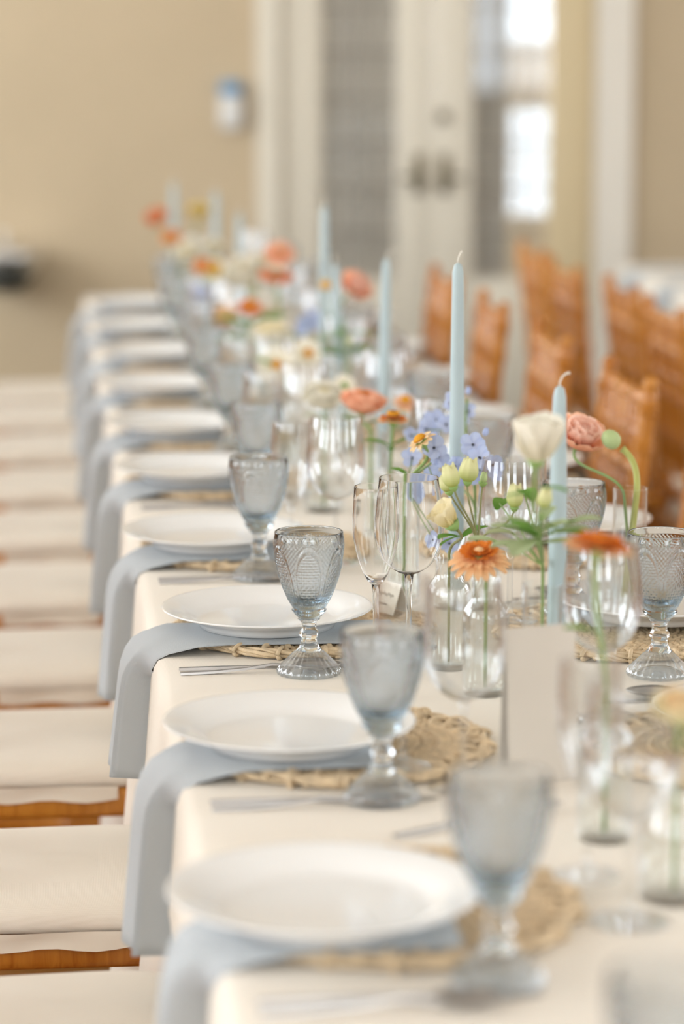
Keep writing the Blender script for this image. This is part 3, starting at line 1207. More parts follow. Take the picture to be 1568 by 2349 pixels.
KN, SPN, FRK = knife_parts(), spoon_parts(), fork_parts()
PLATE_LABEL = 'white dinner plate'
MAT_LABEL = 'round plaited rush placemat'
NAP_LABEL = 'hanging grey-blue napkin'
G_GOB = {1: (1120, 1765), 2: (870, 1440), 3: (708, 1218), 4: (592, 1045)}
RR = random.Random(11)
matz = .0142
GOB_POS = []
ORD = ['first', 'second', 'third', 'fourth', 'fifth', 'sixth', 'seventh', 'eighth', 'ninth', 'tenth', 'eleventh']
def place(k, n, side):
    return ', %s place from the far table end, %s side' % (ORD[n - 1 - k], side)

for k, (v, u) in enumerate(PL):
    aM = TA + RR.uniform(-.05, .05)
    build('placemat', MAT_LABEL + place(k, len(PL), 'drawn-back chair'), 'placemat', mat_parts, TRZ(tb(max(v + .05, .172) if k else .158, u + .036 if k else u + .06), RR.uniform(0, 6.28), .90), 'rush placemats')
    o = mk('napkin', NAPS[(k * 3 + 2) % 4] if k != 2 else NAP_LONG, None, TRZ(tb(0, u - .028 + RR.uniform(-.008, .008), TZ + matz), TA + RR.uniform(-.03, .03)))
    tag(o, NAP_LABEL + place(k, len(PL), 'drawn-back chair'), 'napkin', 'hanging napkins')
    o = mk('dinner_plate', well, None, TRZ(tb(v, u, TZ + matz + .006), 0))
    tag(o, PLATE_LABEL + place(k, len(PL), 'drawn-back chair'), 'plate', 'dinner plates')
    kv = .022
    o = build('table_knife', 'steel table knife' + place(k, len(PL), 'drawn-back chair'), 'knife', KN, TRZ(tb(kv, u - .165, TZ + .0004), TA + RR.uniform(-.02, .02)), 'table knives')
    o = build('soup_spoon', 'steel soup spoon beside the knife' + place(k, len(PL), 'drawn-back chair'), 'spoon', SPN, TRZ(tb(kv, u - .19, TZ + .0004), TA + RR.uniform(-.01, .03)), 'soup spoons')
    if k + 1 in G_GOB:
        p = atz(*G_GOB[k + 1], TZ + GOB_H)
        gv, gu = vu(p)
    else:
        gv, gu = v + .09, u - .19
    GOB_POS.append((gv, gu))
p = atz(1545, 2235, TZ + GOB_H)
GOB_POS.append(vu(p))
for k, (gv, gu) in enumerate(GOB_POS):
    build('water_goblet', GOB_LABEL + (place(k, len(PL), 'drawn-back chair') if k < 10 else ', outermost beyond the tenth place from the far end'), 'goblet', GOB, TRZ(tb(gv, gu), RR.uniform(0, 6.28) if k != 2 else R(240)), 'pressed glass goblets')

FL3 = vu(atz(862, 1140, TZ + .2))
WI3 = vu(atz(938, 1096, TZ + .2248))
dF3 = (FL3[0] - PL[2][0], FL3[1] - PL[2][1])
dW3 = (WI3[0] - PL[2][0], WI3[1] - PL[2][1])
FL_LABEL = 'slim clear flute'
WI_LABEL = 'round-bowled wine glass'
for k, (v, u) in enumerate(PL):
    j = 0 if k == 2 else 1
    fv, fu = v + dF3[0] + j * RR.uniform(-.012, .012), u + dF3[1] + j * RR.uniform(-.015, .015)
    wv, wu = v + dW3[0] + j * RR.uniform(-.008, .012), u + dW3[1] + j * RR.uniform(-.015, .015)
    if k == 0:
        fv, fu = vu(atz(1345, 2040, TZ))
        wv, wu = vu(atz(1440, 2115, TZ))
    build('champagne_flute', FL_LABEL + place(k, len(PL), 'drawn-back chair'), 'flute', FLUTE_FINE if k == 2 else FLUTE, TRZ(tb(fv, fu)), 'champagne flutes')
    build('wine_glass', WI_LABEL + place(k, len(PL), 'drawn-back chair'), 'wine glass', WINE_FINE if k == 2 else WINE, TRZ(tb(wv, wu)), 'wine glasses')

# right side of the table: the same settings turned round
RG = [(1315, 1128), (1120, 972), (990, 872)]
for k, (v, u) in enumerate(PR):
    build('placemat', MAT_LABEL + place(k, len(PR), 'tucked-in chair'), 'placemat', mat_parts, TRZ(tb(v - .05, u - .036), RR.uniform(0, 6.28), .90), 'rush placemats')
    o = mk('napkin', NAPS[k % 4], None, TRZ(tb(TWID - .015, u + .022, TZ + matz), TA + math.pi + RR.uniform(-.03, .03)))
    tag(o, NAP_LABEL + place(k, len(PR), 'tucked-in chair'), 'napkin', 'hanging napkins')
    o = mk('dinner_plate', well, None, TRZ(tb(v, u, TZ + matz + .006), 0))
    tag(o, PLATE_LABEL + place(k, len(PR), 'tucked-in chair'), 'plate', 'dinner plates')
    build('table_knife', 'steel table knife' + place(k, len(PR), 'tucked-in chair'), 'knife', KN, TRZ(tb(TWID - .045, u + .212, TZ + .0004), TA + math.pi), 'table knives')
    build('soup_spoon', 'steel soup spoon beside the knife' + place(k, len(PR), 'tucked-in chair'), 'spoon', SPN, TRZ(tb(TWID - .045, u + .236, TZ + .0004), TA + math.pi), 'soup spoons')
    if 1 <= k <= 3:
        gv, gu = vu(atz(*RG[k - 1], TZ + GOB_H))
    else:
        gv, gu = v - .09, u + .13
        if k == 0:
            gv, gu = vu(atz(1510, 1548, TZ))
    build('water_goblet', GOB_LABEL + place(k, len(PR), 'tucked-in chair'), 'goblet', GOB, TRZ(tb(gv, gu), RR.uniform(0, 6.28)), 'pressed glass goblets')
    fv, fu = v - .17, u + .10
    if k == 1:
        fv, fu = vu(atz(1156, 1053, TZ + .2))
    build('champagne_flute', FL_LABEL + place(k, len(PR), 'tucked-in chair'), 'flute', FLUTE, TRZ(tb(fv, fu)), 'champagne flutes')
    wv, wu = v - .19, u + .01
    build('wine_glass', WI_LABEL + place(k, len(PR), 'tucked-in chair'), 'wine glass', WINE, TRZ(tb(wv, wu)), 'wine glasses')
a, b_ = atz(905, 1923, TZ), atz(975, 1895, TZ)
build('dinner_fork', 'steel fork lying above the plate opposite the tall beige card', 'fork', FRK, TRZ(a + Vector((0, 0, .0006)), math.atan2(b_.y - a.y, b_.x - a.x) * .6))
# napkin on the second table
for k, u in enumerate((7.9, 8.5, 9.0)):
    o = mk('napkin', NAPS[k % 4], None, TRZ(tb(T2V, u, TZ + .002), TA))
    tag(o, 'grey-blue napkin hanging off the second table, %s from its far end' % ORDC[2 - k], 'napkin', 'napkins on the second table')

# ================================================================== CARDS
def tent_card(wd, ht, spread, mat, marks):
    th = .0008
    parts = []
    ang = math.asin(spread / 2 / ht)
    for s in (-1, 1):
        Mx = Matrix.Translation((0, 0, ht * math.cos(ang))) @ Matrix.Rotation(s * ang, 4, 'X') @ Matrix.Translation((0, 0, -ht / 2))
        leaf = MB().box((0, 0, 0), (wd, th, ht)).mesh('card_leaf', mat, False)
        subs = []
        if s == -1 and marks:
            for j, (y0, L_, amp) in enumerate(marks):
                pts = [(lerp(-L_ / 2, L_ / 2, i / 40), -th * .8, y0 + amp * math.sin(i * 1.25) + amp * .4 * math.sin(i * .5)) for i in range(41)]
                subs.append(('handwriting', MB().tube(pts, .00035, 4).mesh('handwriting', ink), None))
        parts.append(('card_leaf', leaf, Mx, subs))
    return parts


p = atz(893, 1428, TZ)
build('place_card', 'small white folded place card with fine script beside the flute stem', 'place card',
      tent_card(.055, .042, .028, paper, [(.004, .036, .0022), (-.009, .018, .001)]), TRZ(tb(*vu(p), TZ + matz + .001), TA + R(-62)))
p = aty(1234, 1780, 2.83)
pv = vu(p)
big = tent_card(.078, .162, .030, kraft, [])
build('menu_card', 'tall plain beige folded card standing among the glasses', 'card', big, TRZ(tb(*pv, TZ + .0005), TA + R(14)))

# ================================================================== CANDLES
def candle(name_lbl, top_px, top_py, Y, zbase=.025, dia=.0218, lean=(0, 0), curl=0.0, holder=True):
    top = aty(top_px, top_py, Y)
    base = Vector((top.x - lean[0], top.y - lean[1], TZ + zbase))
    H = top.z - base.z
    ax = top - base
    rot = Vector((0, 0, 1)).rotation_difference(ax.normalized()).to_matrix().to_4x4()
    Lh = ax.length
    body = MB().lathe([(0, 0), (dia * .49, 0), (dia * .5, .01), (dia * .47, Lh * .4), (dia * .42, Lh * .7), (dia * .355, Lh * .93), (dia * .33, Lh - .012), (dia * .24, Lh - .003), (.002, Lh), (0, Lh)], 28)
    wk = MB().tube([(0, 0, Lh - .002), (0, 0, Lh + .004), (.0015 + curl * .3, 0, Lh + .010), (.003 + curl, 0, Lh + .0135), (.004 + curl * 1.8, .0, Lh + .0155 - curl * .3)], [.0011, .0011, .0011, .0013, .0018], 6)
    build('taper_candle', name_lbl[0], 'candle', [('wax', body.mesh('wax', wax), None), ('wick', wk.mesh('wick', wick_m), None)], Matrix.Translation(base) @ rot, 'pale blue taper candles')
    if holder:
        h = MB().lathe([(0, 0), (.031, 0), (.033, .003), (.030, .008), (.017, .014), (.0155, .022), (.0165, .045), (.0150, .046), (.0128, .0445), (.0125, zbase - .001), (0, zbase - .001)], 36)
        o = mk('candle_holder', h.mesh('candle_holder', vase_glass), None, Matrix.Translation((base.x, base.y, TZ)))
        tag(o, name_lbl[1], 'candle holder', 'glass candle holders')


CAND = [
    (('tall pale blue taper candle standing among the blue delphinium florets', 'clear glass holder under the candle among blue florets'), 1050, 603, 3.72, (0, 0), .001),
    (('pale blue taper candle between the white bloom and the peach ranunculus', 'clear glass holder under the candle by the white bloom'), 1283, 885, 3.08, (0, 0), .004),
    (('pale blue taper candle with bent wick behind the coral ranunculus', 'clear glass holder under the candle behind the coral ranunculus'), 886, 593, 4.75, (.006, 0), .005),
    (('tallest of the pale blue tapers, beside the pink pompon flower', 'clear glass holder under the candle beside the pink pompon'), 744, 474, 5.45, (0, 0), .001),
    (('slightly leaning pale blue taper candle touching the pink pompon flower', 'clear glass holder under the leaning candle'), 768, 605, 5.25, (-.012, 0), -.003),
    (('pale blue taper candle between the coral zinnia and the white bloom group', 'clear glass holder under the candle near the coral zinnia'), 549, 490, 6.7, (0, 0), .001),
    (('pale blue taper candle behind the pale yellow flower', 'clear glass holder under the candle behind the pale yellow flower'), 494, 440, 7.1, (0, 0), .001),
    (('pale blue taper candle behind the orange flower at the far table end', 'clear glass holder under the candle behind the far orange flower'), 398, 420, 7.5, (0, 0), .001)]
for lb, px, py, Y, ln, cu in CAND:
    candle(lb, px, py, Y, lean=ln, curl=cu)

# ================================================================== FLOWERS
def petal(L_, W, curl, cup, mat, ruffle=0.0, shape=.75, base=.25, name='petal', seed=0, nl=7, nw=6, notch=0.0):
    """base at the origin, grows along +y, faces +z; curl bends it up (+) or down (-)."""
    rnd = random.Random(seed)
    p1, p2 = rnd.uniform(0, 6), rnd.uniform(0, 6)
    vs, fs, uvs = [], [], []
    y = z = 0.0
    ds = L_ / nl
    for i in range(nl + 1):
        s = i / nl
        if i:
            a = curl * (s - .5 / nl)
            y += ds * math.cos(a)
            z += ds * math.sin(a)
        wd = W / 2 * (base + (1 - base) * math.sin(math.pi * min(1, s ** shape * .62) ) ** 1.0)
        if s > .72:
            wd *= math.sqrt(max(.0, 1 - ((s - .72) / .30) ** 2)) * .98 + .02
        for k in range(nw + 1):
            t = lerp(-1, 1, k / nw)
            zz = z + cup * wd * t * t + ruffle * s * s * math.sin(t * 5 + p1) + ruffle * .5 * s * math.sin(t * 9 + p2)
            yy = y - notch * L_ * (s ** 6) * (1 - abs(t)) ** 2
            vs.append(Vector((wd * t, yy, zz)))
            uvs.append((t, s))
    n1 = nw + 1
    for i in range(nl):
        for k in range(nw):
            a = i * n1 + k
            fs.append((a, a + 1, a + n1 + 1, a + n1))
    return MB().add(vs, fs, None, uvs).mesh(name, mat)


def ring(me, n, e, r0, z0, phase=0.0, jit=.06, rnd=random.Random(5), name='petal', sc=1.0):
    out = []
    for i in range(n):
        a = phase + 2 * math.pi * i / n + rnd.uniform(-jit, jit)
        M_ = (Matrix.Rotation(a, 4, 'Z') @ Matrix.Translation((0, r0, z0)) @ Matrix.Rotation(e + rnd.uniform(-jit, jit), 4, 'X') @ Matrix.Scale(sc * rnd.uniform(.93, 1.05), 4))
        out.append((name, me, M_))
    return out


def dome(r, h, mat, name, n=20, bump=0.0, z0=0.0):
    prof = [(0, z0 - h * .3), (r * .7, z0 - h * .25), (r, z0)]
    for i in range(1, 7):
        a = math.pi / 2 * i / 6
        prof.append((r * math.cos(a) if i < 6 else 0, z0 + h * math.sin(a)))
    return MB().lathe(prof, n, None, (lambda a, z, k: bump * math.sin(a * n / 2 + k * 1.6)) if bump else None).mesh(name, mat)


m_orange = petalmat('petal_orange', lin('#f9b46c'), lin('#f99c48'), .4, .2)
m_orange_pale = petalmat('petal_peach_orange', lin('#f3b07c'), lin('#f9cb9c'), .3)
m_peach = petalmat('petal_pale_peach', lin('#f6cf9b'), lin('#fbe0b4'), .35)
m_coral = petalmat('petal_coral', lin('#fcc09c'), lin('#fdd0b2'), .58)
m_pink = petalmat('petal_pink', lin('#fdd2bc'), lin('#fee0d0'), .58)
m_red = petalmat('petal_red_orange', lin('#f48a4c'), lin('#f8a670'), .3)
m_cream = petalmat('petal_cream', lin('#f3e3a6'), lin('#f9eecb'), .35)
m_white = petalmat('petal_white', lin('#f5edd2'), lin('#fbf6e8'), .35)
m_yellow = petalmat('petal_yellow', lin('#f0c84a'), lin('#f7e08a'), .3)
m_blue = petalmat('petal_blue', lin('#d0d8f0'), lin('#c6d2f0'), .35)
m_bud = petalmat('bud_green', lin('#b4c06a'), lin('#eceab8'), .25)
c_yel = plain('disc_yellow', lin('#dd9a1c'), .8)
c_brown = plain('cone_brown', lin('#8a4a1c'), .8)
c_green = plain('calyx_green', lin('#8fae63'), .6)
c_bud = plain('bud_pale_green', lin('#b4c68c'), .6)
c_dark = plain('floret_eye', lin('#3d4148'), .7)

DISC = dome(.0085, .006, c_yel, 'flower_disc', 24, .0006)
TUFT = dome(.0060, .004, plain('disc_peach', lin('#f3c795'), .8), 'flower_disc', 20, .0006)
CONE = dome(.0095, .011, c_brown, 'seed_cone', 24, .0007)
CROWN = MB().lathe([(.0085, .0035), (.0098, .006), (.0090, .0085), (.0070, .0095), (.0066, .008)], 24, None, lambda a, z, k: .0006 * math.sin(a * 12)).mesh('pollen_ring', c_yel)
CALYX = MB().lathe([(0, -.008), (.003, -.008), (.006, -.005), (.0085, -.001), (.009, .002), (0, .002)], 18, None, lambda a, z, k: .0004 * math.sin(a * 9)).mesh('calyx', c_green)
CUPC = MB().lathe([(0, -.006), (.003, -.006), (.007, -.002), (.010, .004), (0, .004)], 18).mesh('calyx', c_green)


def zinnia(R_, mats, layers=3, n=13, droop=-.35, center='disc', seed=1, wfac=.42):
    rnd = random.Random(seed)
    out = []
    for l in range(layers):
        Ln = R_ * (1 - .17 * l)
        me = petal(Ln - .006, R_ * wfac, droop * (1 - .3 * l), .25, mats[min(l, len(mats) - 1)], .0006, .7, .3, seed=seed + l, notch=.06)
        out += ring(me, max(7, n - 2 * l), R(4 + 13 * l), .005, .0008 + .0022 * l, rnd.uniform(0, 1), .09, rnd)
    out.append(('calyx', CALYX, None))
    z = Matrix.Translation((0, 0, .0022 * layers + .001))
    if center == 'cone':
        out.append(('seed_cone', CONE, z, [('pollen_ring', CROWN, None)]))
    elif center == 'tuft':
        out.append(('flower_disc', TUFT, z))
    else:
        out.append(('flower_disc', DISC, z))
    return out


def ranunculus(R_, mats, seed=1, layers=6, flat=1.0):
    rnd = random.Random(seed)
    out = []
    for l in range(layers):
        q = l / (layers - 1)
        Lp = R_ * lerp(1.22, .62, q)
        me = petal(Lp, R_ * lerp(1.25, .62, q), lerp(.95, 1.35, q), .32, mats[min(len(mats) - 1, int(q * len(mats)))], R_ * .035, .55, .35, seed=seed * 7 + l)
        n = [8, 8, 7, 6, 5, 4][min(l, 5)]
        out += ring(me, n, R(lerp(8, 62, q)) * flat, R_ * .05, R_ * lerp(0, .32, q), rnd.uniform(0, 3), .10, rnd)
    out.append(('calyx', CUPC, None))
    return out


def cup_bloom(R_, mat, seed=1, n=6, e=58, curl=.55):
    rnd = random.Random(seed)
    me = petal(R_ * 1.75, R_ * 1.5, curl, .35, mat, R_ * .07, .6, .3, seed=seed)
    me2 = petal(R_ * 1.5, R_ * 1.2, curl + .1, .4, mat, R_ * .05, .6, .3, seed=seed + 3)
    return ring(me, n, R(e), R_ * .1, 0, rnd.uniform(0, 2), .08, rnd) + ring(me2, n - 2, R(e + 12), R_ * .05, R_ * .1, rnd.uniform(0, 2), .1, rnd) + [('calyx', CUPC, None)]


def bud(R_, H, mat, twist=.25):
    """a furled bud: overlapping spiral folds and a ragged open tip."""
    prof = [(0, 0), (R_ * .45, H * .04), (R_ * .80, H * .16), (R_ * .97, H * .32), (R_, H * .46), (R_ * .92, H * .62), (R_ * .80, H * .76), (R_ * .70, H * .88), (R_ * .62, H * .97), (R_ * .48, H * 1.0), (R_ * .30, H * .90), (0, H * .84)]

    def fold(a, z, k):
        q = (a * 3 / (2 * math.pi) + z / H * .55) % 1.0
        return R_ * (.16 * (q - .5) + .05 * math.sin(a * 7)) * min(1, z / H * 3)
    mb = MB().lathe(prof, 36, None, fold)
    for k, v in enumerate(mb.v):
        if v.z > H * .9:
            a = math.atan2(v.y, v.x)
            v.z += H * .07 * math.sin(a * 3 + 1) + H * .04 * math.sin(a * 7)
    mb.uv = {i: (0, max(0, min(1, v.z / H))) for i, v in enumerate(mb.v)}
    return [('bud', mb.mesh('bud', mat), None)]


def narcissus(R_, seed=1):
    rnd = random.Random(seed)
    me = petal(R_, R_ * .85, -.15, .2, m_white, R_ * .04, .7, .3, seed=seed)
    cr = MB().lathe([(0, .001), (.004, .001), (.0065, .006), (.0085, .009), (.0078, .009), (.005, .005), (0, .003)], 22, None, lambda a, z, k: .0006 * math.sin(a * 11) * (k in (3, 4))).mesh('corona', c_yel)
    return ring(me, 6, R(8), .003, .0, 0, .06, rnd) + [('corona', cr, None), ('calyx', CALYX, Matrix.Translation((0, 0, -.001)) @ Matrix.Scale(.7, 4))]


FLP = petal(.0145, .0135, -.2, .25, m_blue, .0010, .6, .3, seed=3)
EYE = MB().lathe([(0, 0), (.0012, .0005), (.0017, .003), (.0010, .0055), (0, .006)], 10).mesh('floret', c_dark)
SPUR = MB().tube([(0, 0, 0), (0, .001, -.007), (0, .004, -.014)], [.003, .002, .0008], 6).mesh('spur', MATS['petal_blue'])
HEADM = {}


def stem_curve(p0, neck, head, facing, n=22):
    facing = Vector(facing).normalized()
    d = (head - neck).length
    pts = [p0, p0.lerp(neck, .5)]
    t0, t1 = Vector((0, 0, 1)) * d * .9, facing * d * .9
    t0 = ((neck - p0).normalized() * .6 + Vector((0, 0, .4))) * d * .9
    for i in range(n + 1):
        t = i / n
        h00, h10 = 2 * t ** 3 - 3 * t * t + 1, t ** 3 - 2 * t * t + t
        h01, h11 = -2 * t ** 3 + 3 * t * t, t ** 3 - t * t
        pts.append(neck * h00 + t0 * h10 + head * h01 + t1 * h11)
    return pts


def face_matrix(pos, facing, spin=0.0):
    q = Vector((0, 0, 1)).rotation_difference(Vector(facing).normalized())
    return Matrix.Translation(pos) @ q.to_matrix().to_4x4() @ Matrix.Rotation(spin, 4, 'Z')


def flower(name, label, cat, head, facing, vase, parts, stem_r=.0017, stem_mat=None, leaves=(), neck_off=(0, 0)):
    """head: world point; vase: (point on the table, neck height). Root at the foot of the stem."""
    vp, nh = vase
    foot = Vector((vp.x - neck_off[0], vp.y - neck_off[1], TZ + .008))
    neck = Vector((vp.x + neck_off[0], vp.y + neck_off[1], TZ + nh))
    pts = stem_curve(foot, neck, head - Vector(facing).normalized() * .007, facing)
    root = mk(name, None, None, Matrix.Translation(foot))
    root.empty_display_size = .03
    tag(root, label, cat)
    inv = Matrix.Translation(-foot)
    mk('stem', MB().tube([p - foot for p in pts], [stem_r] * (len(pts) - 1) + [stem_r * 1.3], 7).mesh('stem', stem_mat or stem_m), root)
    FM = inv @ face_matrix(head, facing, random.uniform(0, 6))
    for p in parts:
        c_ = mk(p[0], p[1], root, FM @ (p[2] if p[2] is not None else Matrix()))
        for s in (p[3] if len(p) > 3 else ()):
            mk(s[0], s[1], c_, s[2])
    for (t, az, el, L_, mt) in leaves:
        k = int(t * (len(pts) - 1))
        me = petal(L_, L_ * .45, -.5, .25, mt, .001, .8, .12, name='leaf', seed=k)
        mk('leaf', me, root, Matrix.Translation(pts[k] - foot) @ Matrix.Rotation(az, 4, 'Z') @ Matrix.Rotation(el, 4, 'X'))
    return root, pts, foot


# --- vases
def vase_parts(kind):
    if kind == 'bottle':
        out = [(0, 0), (.024, 0), (.0268, .003), (.0272, .010), (.0272, .092), (.0262, .100), (.0225, .107), (.0180, .112), (.0165, .117), (.0163, .133), (.0178, .135), (.0178, .139)]
        inn = [(.0163, .139), (.0150, .134), (.0148, .117), (.0165, .1105), (.0210, .105), (.0245, .099), (.0254, .092), (.0254, .012), (.0235, .0075), (0, .0065)]
        wr, wz = .0250, .070
    elif kind == 'jar':
        out = [(0, 0), (.030, 0), (.033, .004), (.0335, .05), (.030, .075), (.0235, .092), (.0205, .10), (.0205, .118), (.0222, .121), (.0222, .125)]
        inn = [(.0208, .125), (.0190, .119), (.0190, .10), (.0220, .0915), (.0284, .0745), (.0318, .05), (.0312, .009), (0, .007)]
        wr, wz = .0306, .052
    else:   # tall tube
        out = [(0, 0), (.021, 0), (.0225, .003), (.0225, .15), (.0228, .160)]
        inn = [(.0214, .160), (.0209, .15), (.0209, .010), (.019, .007), (0, .006)]
        wr, wz = .0205, .09
    (ro, zo), (ri, _z) = out[-1], inn[0]
    hw = (ro - ri) / 2
    zr = zo - hw
    out = out[:-1] + [(ro, zr - .0015), (ro, zr)] + [((ro + ri) / 2 + hw * math.cos(math.pi * q / 8), zr + hw * math.sin(math.pi * q / 8)) for q in range(1, 8)]
    inn = [(ri, zr), (ri, zr - .0015)] + inn[1:]
    g = MB().lathe(out + inn, 44).mesh('glass_body', vase_glass)
    wt = MB().lathe([(0, .0085), (wr * .94, .0085), (wr, .0115), (wr, wz), (0, wz)], 40).mesh('water', water_m, 'auto')
    return [('glass_body', g, None), ('water', wt, None)], zo


VK = {k: vase_parts(k) for k in ('bottle', 'jar', 'tube')}


def vase(px, py, kind, label):
    p = atz(px, py, TZ)
    build('bud_vase', label, 'vase', VK[kind][0], TRZ(p))
    return (p, VK[kind][1])


def V3(x, y, z):
    return Vector((x, y, z))


cam_dir = Vector((0, -1, .25))
vA = vase(1028, 1532, 'bottle', 'clear shouldered bud bottle holding the cream lisianthus spray')
vB = vase(925, 1402, 'tube', 'clear straight bud vase holding the pale peach zinnia')
vC = vase(1088, 1392, 'jar', 'clear small jar holding the blue delphinium')
vD = vase(1112, 1592, 'bottle', 'clear bud bottle holding the bright orange zinnia')
vE = vase(1240, 1660, 'tube', 'clear straight vase holding the white bloom and pale foliage')
vF = vase(1385, 1925, 'bottle', 'clear bud bottle holding the broad orange zinnia beside the beige card')
vG = vase(1440, 1415, 'tube', 'clear straight vase holding the peach ranunculus and green poppy bud')
vH = vase(1545, 2060, 'jar', 'clear jar holding the soft yellow bloom')
vI = vase(895, 1292, 'bottle', 'clear bud bottle holding the brown-centred zinnia')
vJ = vase(850, 1228, 'tube', 'clear straight vase holding the coral ranunculus')
vK = vase(742, 1172, 'jar', 'clear jar holding the round white bloom')
vL = vase(655, 1062, 'bottle', 'clear bud bottle holding the yellow-eyed narcissi')
vM = vase(800, 1035, 'tube', 'clear straight vase holding the pink pompon flower')
vN = vase(600, 985, 'jar', 'clear jar holding the orange blooms and leafy stems')
vO = vase(640, 935, 'bottle', 'clear bud bottle holding the coral zinnia')
vP = vase(575, 905, 'jar', 'clear jar holding the full white bloom')
vQ = vase(480, 835, 'bottle', 'clear bud bottle holding the yellow and white cluster')
vR = vase(420, 790, 'tube', 'clear straight vase holding the flowers at the far table end')

# the in-focus group
flower('pale_zinnia', 'pale peach zinnia with golden disc turned sideways on a bare stem', 'flower', aty(967, 1014, 3.62), (-.55, -.12, .8), vB,
       zinnia(.022, [m_peach], 2, 11, -.55, 'disc', 3, .36), .0022, leaves=[(.35, 1.0, .6, .03, leaf_m)])
# lisianthus spray: bloom, three buds, leaves
lis_root, lp, lf = flower('cream_lisianthus', 'cream lisianthus spray with one open bloom and slim green buds', 'flower', aty(1040, 1206, 3.28), (-.66, -.1, .75), vA,
                          cup_bloom(.0195, m_cream, 5, 5, 66, -.3), .0018, stem_dark, leaves=[(.8, 2.2, .3, .036, leaf_m), (.72, -.9, .5, .042, leaf_m), (.86, 1.2, -.2, .03, leaf_m)])
fork_pt = aty(1092, 1255, 3.30)
for px, py, Y, r_, h_, mt, fc in ((1040, 1118, 3.27, .0105, .027, m_bud, (-.25, 0, 1)), (1072, 1106, 3.31, .0115, .028, m_bud, (.12, 0, 1)), (1107, 1108, 3.33, .0045, .013, c_bud, (.15, 0, 1)), (1179, 1165, 3.24, .0095, .027, m_bud, (.05, 0, 1)), (1030, 1128, 3.31, .008, .02, m_bud, (-.4, 0, 1))):
    hp = aty(px, py, Y)
    b0 = bud(r_, h_, mt)[0]
    FM = Matrix.Translation(-lf) @ face_matrix(hp, fc, 0)
    br = stem_curve(Vector((vA[0].x, vA[0].y, TZ + .06)), fork_pt, hp, fc, 14)[2:]
    bo = mk('bud', b0[1], lis_root, FM)
    bo['label'] = 'slim closed green bud'
    mk('side_stem', MB().tube([p - lf for p in br], .0013, 6).mesh('side_stem', stem_dark), lis_root)
    mk('calyx', CALYX, lis_root, FM @ Matrix.Scale(.62, 4))
mk('side_stem', MB().tube([p - lf for p in stem_curve(Vector((vA[0].x, vA[0].y, TZ + .02)), Vector((vA[0].x, vA[0].y, TZ + .12)), fork_pt, (0.3, 0, 1), 8)], .0018, 6).mesh('side_stem', stem_dark), lis_root)

# delphinium: florets along two stems
def delphinium(label, head, facing, vs_, spots, Y):
    root, pts, foot = flower('blue_delphinium', label, 'flower', head, facing, vs_, bud(.004, .011, m_blue), .0016)
    rnd = random.Random(int(head.x * 1000))
    for (px, py, dy, sc) in spots:
        p = aty(px, py, Y + dy)
        fc = Vector((rnd.uniform(-.7, .7), -1, rnd.uniform(-.15, .6)))
        FMx = Matrix.Translation(-foot) @ face_matrix(p, fc, rnd.uniform(0, 6)) @ Matrix.Scale(sc, 4)
        fo = mk('floret', EYE, root, FMx)
        for q in ring(FLP, 5, R(32), .002, .001, 0, .16, rnd):
            mk('petal', q[1], fo, q[2])
        mk('spur', SPUR, fo)
        # pedicel to the nearest stem point
        near = min(pts[4:], key=lambda s: (s - p + Vector((0, 0, .012))).length)
        mk('pedicel', MB().tube([near - foot, near.lerp(p, .6) - foot + Vector((0, 0, -.004)), p - foot], .0008, 5).mesh('pedicel', stem_m), root)


delphinium('blue delphinium spray standing behind the tall candle', aty(1072, 905, 3.95), (.1, 0, 1), vC,
           [(1030, 925, 0, 1.1), (1000, 965, .02, 1.2), (975, 985, 0, 1.15), (1022, 975, -.02, 1.0), (940, 1000, .05, .8), (1060, 960, .03, 1.1), (1075, 945, .0, .8)], 3.95)
delphinium('blue delphinium spray with open florets beside the tall candle', aty(1110, 1000, 3.66), (.35, 0, 1), vC,
           [(1085, 1020, -.03, 1.15), (1102, 1052, -.05, 1.1), (1128, 1068, 0, 1.0), (1082, 1068, .02, 1.0), (1040, 1070, .03, .95), (1140, 1088, 0, .75), (1090, 1090, .02, 1.0), (1060, 1090, .02, .9)], 3.66)
delphinium('blue delphinium stem with low florets behind the wine glass', aty(1000, 1010, 3.64), (-.3, 0, 1), vB,
           [(995, 1028, -.01, 1.15), (1003, 1048, .0, 1.0), (945, 1052, .12, 1.0), (985, 1105, .03, 1.05), (960, 1130, .05, 1.0), (1003, 1112, .0, .9), (1002, 1240, -.02, .85), (1030, 1246, -.02, .85), (985, 1090, .06, 1.0)], 3.64)
flower('cream_bloom', 'open cream bloom low between the blue delphinium florets', 'flower', aty(992, 1078, 3.86), (-.2, -.75, .6), vC, cup_bloom(.021, m_cream, 9, 6, 46), .0017)
flower('orange_zinnia', 'bright orange zinnia head seen full behind the rim of a flute', 'flower', aty(1098, 1284, 3.16), (-.03, -.34, .94), vD,
       zinnia(.039, [m_orange_pale, m_orange_pale, m_orange, m_orange, m_orange], 5, 19, -.6, 'tuft', 8, .23), .0022, leaves=[(.55, 2.0, .5, .03, leaf_m)])
